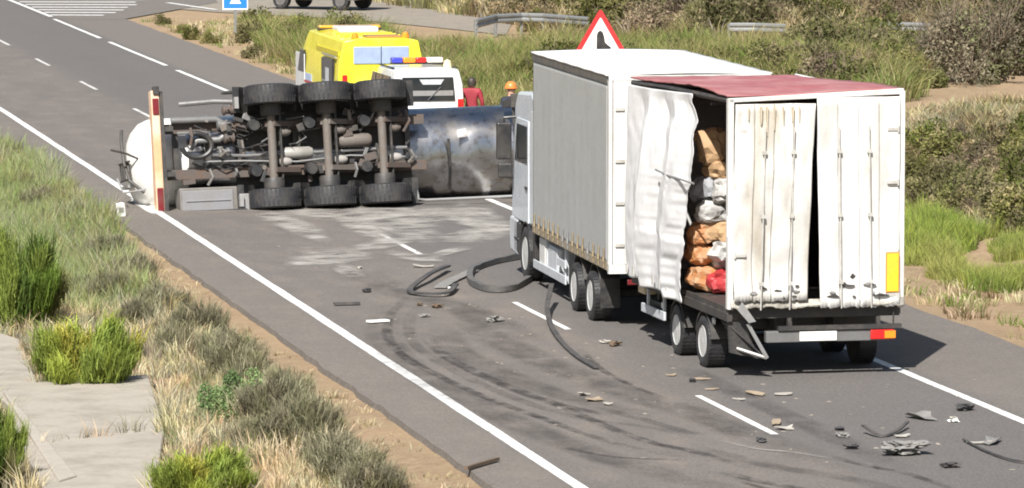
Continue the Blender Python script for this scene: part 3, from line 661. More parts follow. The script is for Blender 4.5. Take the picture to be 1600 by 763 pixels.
def carton(loc, s, rz, m, label, tilt=0, cat='box', name='cargo_box'):
    t = thing(name, label, cat, loc, rz); t.rotation_euler = (tilt, 0, rz)
    obj('carton', MB().box(-s[0], s[0], -s[1], s[1], 0, s[2]*2), m, t, bevel=.015)
    obj('tape', MB().box(-.03, .03, -s[1]-.004, s[1]+.004, -.002+s[2]*.0, s[2]*2+.004), M_TAN, t)
    return t
PILE = [('orange', M_ORNG), ('red', M_REDW), ('tan', M_CARD), ('white', M_SACK), ('orange', M_ORNG), ('white', M_SACK), ('orange', M_ORNG), ('tan', M_CARD), ('white', M_SACK), ('white', M_SACK), ('grey', M_FOIL), ('white', M_SACK), ('tan', M_CARD), ('tan', M_CARD), ('tan', M_CARD)]
SPOT = [(.22, 67.05, 1.0), (.50, 66.75, 1.0), (.72, 67.2, 1.0), (.60, 67.1, 1.26), (.26, 67.2, 1.36), (.52, 66.8, 1.42), (.30, 67.15, 1.70), (.55, 66.95, 1.72), (.40, 67.0, 2.00), (.66, 67.1, 1.98), (.36, 67.15, 2.32), (.56, 66.85, 2.30), (.46, 67.0, 2.58), (.62, 67.2, 2.60), (.44, 67.05, 2.86)]
WHERE = ['lowest by the torn curtain', 'on the floor by the corner post', 'on the floor at the back of the pile', 'resting on the floor sacks', 'second up by the torn curtain', 'lying on the red sack', 'third up by the torn curtain', 'pressed against a small white sack', 'at mid height of the pile', 'at mid height, deeper in the pile', 'fourth up by the torn curtain', 'in the upper half by the corner post', 'just under the topmost sack', 'behind the topmost sack', 'standing topmost on the pile']
for i, ((cn, m), (dx, y, z)) in enumerate(zip(PILE, SPOT)):
    big = 1.5 if i == 14 else 1
    lump('cargo_sack', (.24, .27, .17*big), m, f'{cn} crumpled sack {WHERE[i]} inside the torn trailer', 'sack', (cx0+dx, y, z), (0, random.uniform(-.25, .25), random.uniform(-.6, .6)), seed=i+1, amp=.30, sub=3, flat=True, crush=.9)
for i, (x, y, z, s_, m, lb) in enumerate([(1.25, 67.4, 1.0, (.38, .45, .45), M_CARD, 'cardboard box deep inside the trailer, lowest of its stack'), (1.22, 67.4, 1.905, (.36, .42, .38), M_CARD, 'cardboard box deep inside the trailer, topmost of its stack'), (1.15, 68.6, 1.0, (.4, .5, .6), M_FOIL, 'grey wrapped crate deep inside the trailer')]):
    carton((cx0+x, y, z), s_, .1*i, m, lb)

# ------------------------------------------------------------------ overturned tanker semi-trailer
TY, ROLL, LEAN = R(3.0), R(8.0), R(1.3)   # heading across the road, rolled past its side, front end propped up
tkr = thing('tanker_trailer', 'overturned tanker trailer lying on its side with six wheels and underside exposed', 'tanker')
M0 = Matrix(((0, 0, 1), (1, 0, 0), (0, 1, 0))).transposed()
Mx = (Matrix.Rotation(TY, 3, 'Z') @ Matrix.Rotation(-LEAN, 3, 'Y') @ Matrix.Rotation(-ROLL, 3, 'X') @ M0).to_4x4(); Mx.translation = Vector((3.50, 93.45, 1.33)); tkr.matrix_world = Mx
def steel():
    m = bpy.data.materials.new('polished_steel'); n, l = nodes(m)
    tc = n.new('ShaderNodeTexCoord'); co = tc.outputs['Object']
    b = N(n, 'ShaderNodeBsdfPrincipled', Roughness=.16, Metallic=1.0)
    f = noise_fac(n, l, co, 1.6, 6, .4, .68); g = noise_fac(n, l, co, 7, 4, .5, .7)
    c = mixc(n, l, f, (.50, .51, .53), (.36, .34, .32)); l.new(mixc(n, l, g, c, (.27, .24, .21)), b.inputs['Base Color'])
    r = N(n, 'ShaderNodeMapRange'); r.inputs[3].default_value = .24; r.inputs[4].default_value = .42; l.new(f, r.inputs[0]); l.new(r.outputs[0], b.inputs['Roughness'])
    t = N(n, 'ShaderNodeTexNoise', Scale=.9, Detail=1); l.new(co, t.inputs['Vector'])
    bp = N(n, 'ShaderNodeBump', Strength=.7, Distance=.2); l.new(t.outputs[0], bp.inputs['Height']); l.new(bp.outputs[0], b.inputs['Normal'])
    o = n.new('ShaderNodeOutputMaterial'); l.new(b.outputs[0], o.inputs[0]); return m
STEEL = steel()
def ell(prof, rx, rz, zc, n=48):
    mb = MB().lathe(prof, 'Y', n); mb.v = [(x*rx-.17, y, z*rz+zc) for x, y, z in mb.v]; return mb
RXT, RZT, ZC = .93, .98, 2.14
obj('tank_shell', ell([(-3.02, 1.0), (6.4, 1.0)], RXT, RZT, ZC), STEEL, tkr, smooth=True)
obj('tank_end', ell([(-3.85, 0), (-3.83, .25), (-3.78, .48), (-3.68, .72), (-3.53, .9), (-3.36, .985), (-3.22, 1.006), (-2.72, 1.006), (-2.72, .9)], RXT, RZT, ZC), mat('white_tank_paint', (.80, .80, .78), .3, dirt=(.36, .33, .28), amt=.6, scale=2.5, coat=.2), tkr, smooth=True)
obj('tank_end', ell([(6.38, .99), (6.62, .93), (6.8, .65), (6.9, .3), (6.92, 0)], RXT, RZT, ZC), STEEL, tkr, smooth=True)
for y in (4.45,): obj('tank_band', ell([(y, 1.0), (y, 1.018), (y+.07, 1.018), (y+.07, 1.0)], RXT, RZT, ZC), M_GREYM, tkr, smooth=True)
for sx in (-1, 1):
    obj('frame_rail', MB().box(sx*.46-.06, sx*.46+.06, -3.3, 2.1, .92, 1.16).box(sx*.46-.1, sx*.46+.1, -3.3, 2.1, .90, .925), M_RUST, tkr, bevel=.008)
for y in (-3.0, -2.35, -1.7, -.56, .58, 1.75): obj('cross_member', MB().box(-.46, .46, y-.05, y+.05, .96, 1.1), M_DARK, tkr)
GREYAX = mat('dusty_axle', (.14, .124, .11), .75, dirt=(.13, .10, .08), amt=.8, scale=5, bump=.3)
for k, a in enumerate((-1.13, 0, 1.13)):
    ax_ = obj('axle', MB().tube([(-.95, a, .51), (.95, a, .51)], .085, 12), GREYAX, tkr, smooth=True)
    obj('brake_rod', MB().tube([(-.85, a+.19, .56), (.85, a+.19, .56)], .028, 6), M_DARK, ax_)
    for sx in (-1, 1):
        wheel(tkr, sx*1.04, a, .51, .52, .40, sx, M_RIMD)
        obj('brake_drum', MB().lathe([(sx*.62, .19), (sx*.66, .21), (sx*.85, .21), (sx*.88, .15)], 'X', 18, (0, a, .51)), M_DARK, ax_, smooth=True)
        obj('trailing_arm', MB().prism([(a-.12, .56), (a+.05, .40), (a+.62, .82), (a+.62, .95), (a+.48, .95)], sx*.46-.05, sx*.46+.05), M_RUST if k != 1 else GREYAX, ax_)
        obj('air_bag', MB().lathe([(.60, .11), (.68, .14), (.76, .12), (.84, .14), (.92, .11)], 'Z', 14, (sx*.46, a-.32, 0)), M_BLACK, ax_, smooth=True)
        obj('brake_chamber', MB().lathe([(a+.16, .05), (a+.20, .09), (a+.30, .09), (a+.38, .07), (a+.42, .03)], 'Y', 12, (sx*.30, 0, .66)), mat('chamber_grey', (.33, .31, .29), .6, amt=.6) if sx < 0 else GREYAX, ax_, smooth=True)
for sx in (-1, 1):
    # continuous mudguard: arches between the wheels
    def mg(a, b):
        y = -1.85+3.7*a; yy_ = min(abs(y+1.13), abs(y), abs(y-1.13)); z = .51+math.sqrt(max(.0, .60**2-min(yy_, .58)**2))*.85+.05
        return (sx*(.72+.52*b), y, z+.32*0)
    obj('mudguard', MB().grid(mg, 60, 2), M_BLACK, tkr, solid=.02)
    obj('lower_skirt', MB().box(sx*1.18-.02, sx*1.18+.02, -1.9, 1.9, 1.12, 1.6), M_DARK, tkr)
obj('belly_panel', MB().box(-.95, .95, -1.75, 1.85, 1.17, 1.19), M_DARK, tkr)
obj('air_tank', MB().lathe([(-.30, 0), (-.28, .10), (-.22, .14), (.34, .14), (.40, .10), (.42, 0)], 'Y', 16, (.08, .55, .80)), GREYAX, tkr, smooth=True)
obj('air_tank', MB().lathe([(-.30, 0), (-.28, .09), (-.22, .12), (.3, .12), (.36, .09), (.38, 0)], 'Y', 16, (-.12, -.62, .82)), mat('pale_air_tank', (.30, .29, .27), .5, amt=.6), tkr, smooth=True)
# pipework behind the axles
PIPE = mat('pipe_grey', (.20, .20, .20), .5, .3, dirt=(.12, .11, .1), amt=.7, scale=6)
obj('pipe', MB().tube([(.62, -3.1, .80), (.62, -2.2, .80), (.5, -2.0, .80), (.30, -2.0, .80), (.20, -2.15, .80), (.20, -2.6, .80), (.05, -2.75, .80)], .07, 10), PIPE, tkr, smooth=True)
obj('pipe', MB().tube([(.95, -2.9, .95), (.98, -2.2, .9), (.95, -1.75, .85)], .05, 8), PIPE, tkr, smooth=True)
obj('pipe', MB().tube([(.36, -3.0, .75), (.36, -2.35, .75), (-.10, -2.3, .75), (-.14, -1.6, .78), (-.10, 1.7, .86)], .035, 8), PIPE, tkr, smooth=True)
obj('pipe', MB().tube([(-.22, -2.6, .78), (-.24, -1.7, .72), (-.3, -.6, .74), (-.22, .5, .74), (-.3, 1.9, .9)], .018, 6), M_GREYM, tkr, smooth=True)
for k in range(4):
    x = .78-.28*k; obj('valve', MB().lathe([(-.12, .05), (-.10, .10), (-.06, .10), (-.05, .07), (.05, .07), (.06, .10), (.10, .10), (.12, .05)], 'Y', 14, (x, -1.95-.12*(k % 2), .76)).tube([(x, -1.95-.12*(k % 2), .76), (x+.02, -1.95, .58)], .02, 6), PIPE if k % 2 else M_RUST, tkr, smooth=True)
obj('hose', MB().tube([(.1+.24*math.cos(t), -2.62+.30*math.sin(t), .70) for t in np.linspace(-.5, 4.6, 26)], .05, 8), M_BLACK, tkr, smooth=True)
for k in range(7):
    a, b, c = random.uniform(-.6, .9), random.uniform(-2.9, -1.6), random.uniform(.72, .95)
    obj('cable', MB().tube([(a, b, c), (a-.15, b+.3, c-.05), (a-.05, b+.7, c), (a-.2, b+1.2, c+.02)], .016, 6), M_BLACK, tkr, smooth=True)
for k in range(8):
    a, b = random.uniform(-.4, .4), random.uniform(-1.6, 1.5)
    obj('cable', MB().tube([(a, b, .8), (a+.12, b+.2, .72), (a+.25, b+.1, .76), (a+.3, b+.5, .85)], .018, 6), random.choice([M_BLACK, M_DARK, M_GREYM, PIPE]), tkr, smooth=True)
CL = [M_DARK, GREYAX, PIPE, M_BLACK, M_RUST, mat('dull_bracket', (.19, .18, .17), .6, .2, amt=.6)]
for k in range(46):
    x, y, z = random.uniform(-.62, .66), random.uniform(-2.9, 1.75), random.uniform(.62, .95); a, b, c = random.uniform(.03, .12), random.uniform(.03, .14), random.uniform(.02, .06)
    Mr = Matrix.Translation((x, y, z)) @ Matrix.Rotation(random.uniform(-.5, .5), 4, 'Z')
    obj('bracket', MB().box(-a, a, -b, b, -c, c, Mr) if k % 3 else MB().tube([(x-a*2, y, z), (x, y+b, z-.04), (x+a*2, y+b*.5, z)], .03, 6), random.choice(CL), tkr, bevel=.008 if k % 3 else 0)
obj('locker', MB().box(-1.24, -.74, -3.02, -1.85, .70, 1.25), MATS['dull_bracket'], tkr, bevel=.02)
obj('locker_door', MB().box(-1.20, -.80, -2.98, -1.95, .68, .70).box(-1.02, -.99, -2.9, -2.0, .66, .68), mat('locker_face', (.24, .24, .25), .5, .2, dirt=(.15, .13, .11), amt=.5), tkr, bevel=.008)
obj('locker_flap', MB().box(-1.24, -.9, -1.82, -1.62, .66, 1.0), M_GREYM, tkr, bevel=.01)
obj('ground_plate', MB().box(-1.25, -1.20, -3.2, -1.7, .55, 1.2), M_DARK, tkr)
# rear bumper with lamps
BUMP = mat('orange_bumper', (.62, .36, .20), .45, dirt=(.70, .60, .50), amt=.8, scale=1.6)
bp_ = obj('rear_bumper', MB().box(-1.22, 1.22, -3.52, -3.36, .55, .84), BUMP, tkr, bevel=.015)
obj('bumper_back', MB().box(-1.20, 1.20, -3.36, -3.28, .56, .83), M_DARK, bp_)
for x0, x1 in ((-1.18, -.72), (.74, 1.06)): obj('tail_lamp', MB().box(x0, x1, -3.50, -3.38, .52, .56), mat('dark_red_lens', (.16, .015, .02), .3), bp_, bevel=.01)
obj('marker_lamp', MB().box(1.14, 1.30, -3.48, -3.36, .5, .62), M_BLACK, bp_, bevel=.01)
for x in (.4, -.5): obj('bumper_stay', MB().box(x, x+.1, -3.4, -3.1, .6, 1.0), M_DARK, tkr)
lad = obj('rear_ladder', MB().tube([(-.10, -3.84, 1.6), (-.10, -3.86, 2.7)], .02, 6).tube([(-.45, -3.82, 1.6), (-.45, -3.84, 2.7)], .02, 6), M_DARK, tkr)
for k in range(5): obj('rung', MB().tube([(-.45, -3.83, 1.65+k*.25), (-.10, -3.85, 1.65+k*.25)], .018, 6), M_DARK, lad)
obj('end_pipe', MB().tube([(.55, -3.88, 2.1), (.30, -3.93, 1.9), (-.15, -3.92, 1.75), (-.5, -3.85, 1.6), (-.75, -3.6, 1.45)], .035, 8), M_DARK, tkr, smooth=True)
obj('end_seam', ell([(-3.30, 1.0), (-3.31, 1.012), (-3.26, 1.016), (-3.25, 1.0)], RXT, RZT, ZC), M_HINGE, tkr, smooth=True)
obj('torn_rod', MB().tube([(-.15, -3.5, 1.5), (.05, -3.95, 1.4), (.12, -4.25, 1.3)], .022, 6), M_DARK, tkr)
obj('torn_rod', MB().tube([(-.7, -3.6, 1.2), (-.75, -4.05, 1.3), (-.45, -4.12, 1.5)], .02, 6), M_GREYM, tkr)
obj('rear_walkway', MB().box(-.62, -.56, -3.86, -3.5, 1.8, 2.6), M_GREYM, tkr)
# forward part: side guard, landing legs
obj('side_guard', MB().tube([(-.80, 1.82, .72), (-1.16, 1.84, .70), (-1.19, 2.0, .70), (-1.19, 4.0, .70), (-1.16, 4.1, .70), (-.80, 4.12, .72)], .03, 8), M_GREYM, tkr, smooth=True)
for sx in (-1, 1): obj('landing_leg', MB().box(sx*.72-.07, sx*.72+.07, 3.85, 4.0, .35, 1.35).box(sx*.72-.14, sx*.72+.14, 3.78, 4.08, .30, .36), M_DARK, tkr, bevel=.01)
obj('leg_brace', MB().tube([(-.72, 3.92, .7), (.72, 3.92, .7)], .03, 6), M_DARK, tkr)
obj('belly_rib', MB().tube([(.05+.0, 2.62, 1.06), (-.5, 2.66, 1.18), (-.95, 2.7, 1.52)], .03, 6), M_DARK, tkr)
obj('hanging_sheet', MB().add([(.22, 2.8, 1.02), (.25, 2.98, 1.02), (.15, 3.0, 1.02), (.06, 2.8, 1.0)], [(0, 1, 2, 3)]), M_LGREY, tkr, solid=.01)
obj('red_valve', MB().lathe([(-.08, .06), (-.06, .11), (.06, .11), (.08, .06)], 'Y', 14, (-.35, 4.25, .8)), M_REDL, tkr, smooth=True)
obj('coupling_plate', MB().box(-.75, .75, 4.6, 6.2, 1.0, 1.14), M_DARK, tkr, bevel=.02)
for sx in (-1, 1): obj('upper_post', MB().box(sx*.98-.18, sx*.98+.05, -1.84, -1.76, .55, 1.2), M_GREYM, tkr)

# ------------------------------------------------------------------ emergency vehicles
def loft(sections, name, m, parent, smooth=True, bevel=0.03):
    """sections: list of (y, [(x,z)...]) half outlines mirrored"""
    mb = MB(); n = None
    for y, half in sections:
        ring = [(x, z) for x, z in half]+[(-x, z) for x, z in reversed(half)]
        n = len(ring); mb.v += [(x, y, z) for x, z in ring]
    k = len(sections)
    mb.f = [(i*n+j, i*n+(j+1) % n, (i+1)*n+(j+1) % n, (i+1)*n+j) for i in range(k-1) for j in range(n)]
    mb.f += [tuple(reversed(range(n))), tuple((k-1)*n+j for j in range(n))]
    return obj(name, mb, m, parent, smooth=smooth, bevel=bevel)
M_SUVW = mat('police_white', (.80, .80, .79), .25, dirt=(.5, .47, .42), amt=.2, coat=.5)
def suv(loc, label, paint, lights=True, h=1.90, wd=.88, L=4.5, name='patrol_car', rz=0):
    s = thing(name, label, 'car', loc, rz)
    hb = 1.05
    loft([(0, [(wd*.95, .42), (wd, .75), (wd, hb)]), (.25, [(wd, .38), (wd+.02, .75), (wd, hb)]), (L*.68, [(wd, .36), (wd+.02, .75), (wd, hb-.02)]), (L*.93, [(wd*.96, .36), (wd*.97, .7), (wd*.92, hb-.12)]), (L, [(wd*.85, .42), (wd*.86, .7), (wd*.8, hb-.25)])], 'body', paint, s)
    cab_ = loft([(.02, [(wd*.985, hb-.02), (wd*.94, 1.55), (wd*.84, h-.04), (wd*.5, h-.02)]), (.20, [(wd*.99, hb-.02), (wd*.95, 1.55), (wd*.86, h), (wd*.5, h+.02)]), (L*.50, [(wd*.99, hb-.02), (wd*.94, 1.5), (wd*.84, h-.02), (wd*.5, h)]), (L*.56, [(wd*.98, hb-.02), (wd*.93, 1.4), (wd*.82, h-.10), (wd*.5, h-.08)]), (L*.69, [(wd*.95, hb-.05), (wd*.94, hb+.02), (wd*.92, hb+.05), (wd*.5, hb+.06)])], 'cabin', paint, s)
    gl = obj('rear_window', MB().prism([(-wd*.74, 1.18), (wd*.74, 1.18), (wd*.68, h-.17), (-wd*.68, h-.17)], -.012, .03, 'Y'), M_GLASS, s, bevel=.008)
    obj('parcel_shelf', MB().box(-wd*.68, wd*.68, -.022, -.013, 1.30, 1.42), M_GREYM, gl)
    obj('painted_reflection', MB().prism([(-.12, h-.34), (.30, h-.34), (.38, h-.22), (-.2, h-.22)], -.021, -.014, 'Y'), M_LGREY, gl)  # pale patch painted as a reflection in the dark rear glass
    obj('wiper', MB().tube([(0, -.03, 1.2), (.3, -.03, 1.5)], .012, 6), M_BLACK, gl)
    for sx in (-1, 1):
        for y0, y1 in ((.3, 1.15), (1.25, 2.05), (2.15, 2.95)):
            g = MB(); x0_, x1_ = wd*.985, wd*.895
            g.add([(sx*(x0_+.02), y0, 1.14), (sx*(x0_+.02), y1, 1.14), (sx*(x1_+.035), min(y1, 2.62), h-.16), (sx*(x1_+.035), y0+.04, h-.16)], [(0, 1, 2, 3)])
            obj('side_window', g, M_GLASS, s, solid=.03)
        obj('tail_lamp', MB().box(sx*wd*.88-.07, sx*wd*.88+.07, -.025, .05, .82, 1.22), M_REDL, s, bevel=.01)
        obj('door_mirror', MB().box(sx*(wd+.14)-.1, sx*(wd+.14)+.1, L*.6, L*.6+.1, 1.1, 1.28), paint, s, bevel=.03)
        for y in (.85, L-.9): wheel(s, sx*(wd-.10), y, .36, .36, .24, sx, M_RIMD)
    obj('bumper', MB().box(-wd, wd, -.10, .08, .42, .68), M_BLACK, s, bevel=.04)
    obj('number_plate', MB().box(-.26, .26, -.03, -.005, .80, .92), M_PLATE, s)
    if lights:
        lb = obj('light_bar', MB().box(-.62, .62, 1.25, 1.52, h+.06, h+.10), M_BLACK, s, bevel=.02)
        for x0, x1, m in ((-.62, -.36, mat('blue_lens', (.05, .06, .5), .25)), (-.35, -.05, M_ORL), (-.04, .2, M_REDL), (.21, .60, mat('clear_lens', (.75, .7, .6), .3))): obj('lens', MB().box(x0, x1, 1.22, 1.50, h+.10, h+.22), m, lb, bevel=.03)
        for x in (-.74, .74): obj('roof_rail', MB().tube([(x, .3, h+.03), (x, 2.2, h+.02)], .02, 6), M_BLACK, s)
        obj('roof_lamp', MB().lathe([(h, .10), (h+.08, .10), (h+.18, .08), (h+.22, 0)], 'Z', 14, (.55, .45, 0)), mat('cream_lens', (.85, .72, .45), .3), s, smooth=True)
    return s
pv = G(600, 238)
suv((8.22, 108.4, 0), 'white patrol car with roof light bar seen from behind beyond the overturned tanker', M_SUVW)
M_AMBY = mat('ambulance_yellow', (.80, .72, .03), .3, dirt=(.6, .55, .2), amt=.25, scale=1.5, coat=.3)
am = thing('ambulance', 'yellow ambulance van with rear windows coloured as blue sky reflection parked past the white patrol car', 'ambulance', (8.05, 113.6, 0))
AW, AH, AL = 1.06, 2.38, 7.2
loft([(0, [(AW*.98, .40), (AW, 1.2), (AW*.97, 1.8), (AW*.86, AH-.06), (AW*.5, AH)]), (5.2, [(AW, .40), (AW+.01, 1.2), (AW*.97, 1.8), (AW*.86, AH-.04), (AW*.5, AH+.02)]), (5.7, [(AW, .40), (AW+.01, 1.2), (AW*.96, 1.8), (AW*.84, AH-.2), (AW*.5, AH-.14)]), (6.5, [(AW*.98, .40), (AW*.98, 1.0), (AW*.95, 1.15), (AW*.88, 1.22), (AW*.5, 1.25)]), (AL, [(AW*.85, .42), (AW*.85, .7), (AW*.8, .9), (AW*.7, 1.0), (AW*.4, 1.02)])], 'body', M_AMBY, am)
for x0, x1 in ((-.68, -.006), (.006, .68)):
    obj('rear_window', MB().box(x0, x1, -.03, .02, AH-.62, AH-.20), mat('sky_reflection_glass', (.30, .38, .55), .08, amt=.3), am, bevel=.02)  # sky reflection put into the blue base colour of the panes
    obj('rear_door', MB().box(x0-.15*(x0 < -.1), x1+.15*(x1 > .1), -.018, .02, .55, AH-.70), M_AMBY, am, bevel=.015)
obj('lower_band', MB().box(-AW-.018, -AW+.04, .2, 5.0, .62, 1.05).box(AW-.04, AW+.018, .2, 5.0, .62, 1.05), M_SUVW, am)
obj('blue_lettering_band', MB().box(-AW-.024, -AW-.012, 3.9, 4.9, 1.12, 1.3), mat('pale_blue_band', (.45, .55, .75), .4), am)
obj('front_wing', MB().box(-AW-.022, -AW+.02, 5.0, 6.4, .5, 1.75), M_SUVW, am, bevel=.01)
obj('side_window', MB().prism([(.75, 1.05), (.75, 1.84), (2.25, 1.84), (2.25, 1.05)], -AW-.022, -AW+.03), M_GLASS, am, bevel=.01)
obj('window_sticker', MB().box(-AW-.028, -AW-.022, 1.3, 1.75, 1.25, 1.6), M_LGREY, am)
obj('cab_window', MB().prism([(5.1, 1.3), (5.1, 1.85), (5.6, 1.85), (6.0, 1.3)], -AW-.03, -AW+.03), M_GLASS, am)
obj('side_recess', MB().box(-AW*.93-.02, -AW*.93+.04, .3, 3.6, 1.93, 2.05), mat('dark_yellow', (.55, .47, .02), .4), am)
obj('roof_vent', MB().box(-.55, .45, 2.9, 3.9, AH, AH+.14), M_SUVW, am, bevel=.04)
obj('roof_hatch', MB().box(-.30, .55, .25, 1.0, AH, AH+.05), mat('brown_hatch', (.35, .18, .06), .5), am, bevel=.02)
lb = obj('light_bar', MB().box(-.8, .8, 4.5, 4.75, AH-.02, AH+.04), M_BLACK, am, bevel=.02)
obj('lens', MB().box(-.78, .78, 4.48, 4.72, AH+.04, AH+.11), mat('amber_lens', (.75, .35, .05), .3), lb, bevel=.03)
for sx in (-1, 1):
    obj('tail_lamp', MB().box(sx*.90-.06, sx*.90+.06, -.035, .02, .9, 1.5), M_REDL, am, bevel=.01)
    for y in (1.0, 5.3): wheel(am, sx*(AW-.12), y, .36, .36, .24, sx)
obj('bumper', MB().box(-AW, AW, -.12, .06, .38, .56), M_BLACK, am, bevel=.03)
obj('door_seam', MB().box(-.006, .006, -.024, .0, .55, AH-.18), M_BLACK, am)
for y in (.62, 2.4, 4.95): obj('panel_seam', MB().box(-AW-.014, -AW+.02, y-.008, y+.008, .5, 1.8), M_BLACK, am)
obj('door_rail', MB().box(-AW-.03, -AW+.02, .3, 2.3, 1.90, 1.93), M_GREYM, am)
obj('red_stripe', MB().box(-AW-.026, -AW+.02, .25, 5.0, 1.06, 1.11), M_REDL, am)
for x in (-.62, .62): obj('roof_beacon', MB().lathe([(AH-.02, .09), (AH+.06, .09), (AH+.13, .06), (AH+.15, 0)], 'Z', 14, (x, .15, 0)), M_ORL, am, smooth=True)
for y in (1.3, 1.9, 2.5): obj('roof_rib', MB().box(-.7, .7, y-.02, y+.02, AH-.01, AH+.025), M_AMBY, am, bevel=.01)


# parked car on the slip road and grey paint
gp = G(500, 17)
suv((gp.x+1.9, gp.y-.6, T(gp.x, gp.y)+.05), 'silver grey car standing on the dusty slip road', mat('silver_paint', (.36, .37, .39), .3, .4, amt=.3, coat=.4), lights=False, h=1.75, name='parked_car', rz=R(48))

# ------------------------------------------------------------------ people behind the wreck
def person(name, label, loc, rz, jacket, trousers, height, headgear, skin=(.50, .30, .21), arms='down', hair=(.04, .03, .025)):
    t = thing(name, label, 'person', loc, rz); k = height/1.75
    J = {'pel': (0, 0, .95), 'sp': (0, .01, 1.15), 'ch': (0, .0, 1.34), 'nk': (0, .0, 1.49), 'hd': (0, -.02, 1.58), 'ht': (0, -.02, 1.68)}
    rad = {'pel': .155, 'sp': .135, 'ch': .16, 'nk': .06, 'hd': .085, 'ht': .085}
    E = [('pel', 'sp'), ('sp', 'ch'), ('ch', 'nk'), ('nk', 'hd'), ('hd', 'ht')]
    for s_, sx in (('l', -1), ('r', 1)):
        J.update({s_+'sh': (sx*.19, .01, 1.41), s_+'el': (sx*.27, .03, 1.14), s_+'wr': (sx*(.27 if arms == 'down' else .16), -.04 if arms == 'down' else -.26, .90 if arms == 'down' else 1.12), s_+'hp': (sx*.10, 0, .90), s_+'kn': (sx*.12, -.03, .50), s_+'an': (sx*.13, .02, .09), s_+'to': (sx*.15, -.14, .045)})
        rad.update({s_+'sh': .085, s_+'el': .055, s_+'wr': .038, s_+'hp': .10, s_+'kn': .07, s_+'an': .052, s_+'to': .045})
        E += [('ch', s_+'sh'), (s_+'sh', s_+'el'), (s_+'el', s_+'wr'), ('pel', s_+'hp'), (s_+'hp', s_+'kn'), (s_+'kn', s_+'an'), (s_+'an', s_+'to')]
        w_ = Vector(J[s_+'wr']); d = (w_-Vector(J[s_+'el'])).normalized(); sid = Vector((0, 1, 0)) if arms == 'down' else Vector((1, 0, 0))
        J[s_+'pa'] = tuple(w_+d*.07); rad[s_+'pa'] = .034; E.append((s_+'wr', s_+'pa'))
        for q in range(4):
            o_ = sid*(.026*(q-1.5)); L_ = (.07, .085, .08, .06)[q]
            J[f'{s_}f{q}'] = tuple(w_+d*.11+o_); J[f'{s_}g{q}'] = tuple(w_+d*(.11+L_*.8)+o_+Vector((-sx*.02, 0, 0))); rad[f'{s_}f{q}'] = .010; rad[f'{s_}g{q}'] = .008
            E += [(s_+'pa', f'{s_}f{q}'), (f'{s_}f{q}', f'{s_}g{q}')]
        J[s_+'th'] = tuple(w_+d*.09-sid*.06); rad[s_+'th'] = .010; E.append((s_+'wr', s_+'th'))
    names = list(J); me = bpy.data.meshes.new('body'); me.from_pydata([Vector(J[n])*k for n in names], [(names.index(a), names.index(b)) for a, b in E], [])
    tmp = bpy.data.objects.new('body_tmp', me); C.objects.link(tmp)
    sk = tmp.modifiers.new('s', 'SKIN'); sk.use_smooth_shade = True
    for i, n in enumerate(names):
        v = me.skin_vertices[0].data[i]; r_ = rad[n]*k; v.radius = (r_*1.0, r_*(.72 if n in ('pel', 'sp', 'ch') else 1)); v.use_root = (n == 'pel')
    sb = tmp.modifiers.new('d', 'SUBSURF'); sb.levels = 2; sb.render_levels = 2
    dg = bpy.context.evaluated_depsgraph_get(); bm_ = bpy.data.meshes.new_from_object(tmp.evaluated_get(dg)); bpy.data.objects.remove(tmp)
    bm_.materials.clear()
    for m in (mat('skin', skin, .5, amt=.1), jacket, trousers, M_BLACK): bm_.materials.append(m)
    hz = min(J['lwr'][2], J['rwr'][2])*k
    for p in bm_.polygons:
        c = p.center; z = c.z/k; hand = abs(c.x) > .2*k and z < J['lwr'][2]+.0 if arms == 'down' else (c.y < -.25*k)
        p.material_index = 3 if z < .12 else 0 if (z > 1.50 or (hand and .6 < z < 1.3)) else 1 if z > .93 else 2; p.use_smooth = True
    b_ = obj('body', bm_, None, t)
    hc = Vector((0, -.02, 1.635))*k
    obj('nose', MB().lathe([(-.135, 0), (-.125, .012), (-.09, .02)], 'Y', 8, (0, .0, hc.z-.02)), MATS['skin'], b_)
    for sx in (-1, 1):
        obj('eye', MB().lathe([(-.115, 0), (-.112, .012), (-.10, .014)], 'Y', 8, (sx*.032, 0, hc.z+.005)), M_BLACK, b_)
        obj('ear', MB().lathe([(sx*.08, .018), (sx*.10, .026), (sx*.105, .012)], 'X', 8, (0, .0, hc.z-.005)), MATS['skin'], b_)
    if headgear == 'helmet':
        obj('helmet', MB().lathe([(-.01, .150), (0, .155), (.012, .128), (.06, .122), (.11, .095), (.14, .05), (.15, 0)], 'Z', 24, (hc.x, hc.y, hc.z+.03)), mat('orange_helmet', (.80, .22, .05), .35), t, smooth=True)
    else:
        obj('hair', MB().lathe([(-.10, .098), (-.03, .108), (.04, .104), (.085, .075), (.11, 0)], 'Z', 20, (hc.x, hc.y+.022, hc.z+.015)), mat('dark_hair', hair, .6), t, smooth=True)
    return t
M_NAVY = mat('navy_cloth', (.018, .022, .040), .8, amt=.2); M_REDC = mat('red_cloth', (.28, .02, .035), .75, amt=.2)
p1 = RD(799, 262); person('person', 'person in dark navy uniform and orange helmet standing behind the tanker', (p1.x, p1.y, 0), R(200), M_NAVY, M_NAVY, 1.86, 'helmet', arms='front')
p2 = RD(737, 232); person('person', 'dark haired person in a red jacket standing right beside the patrol car', (p2.x, p2.y, 0), R(160), M_REDC, M_NAVY, 1.66, 'hair')

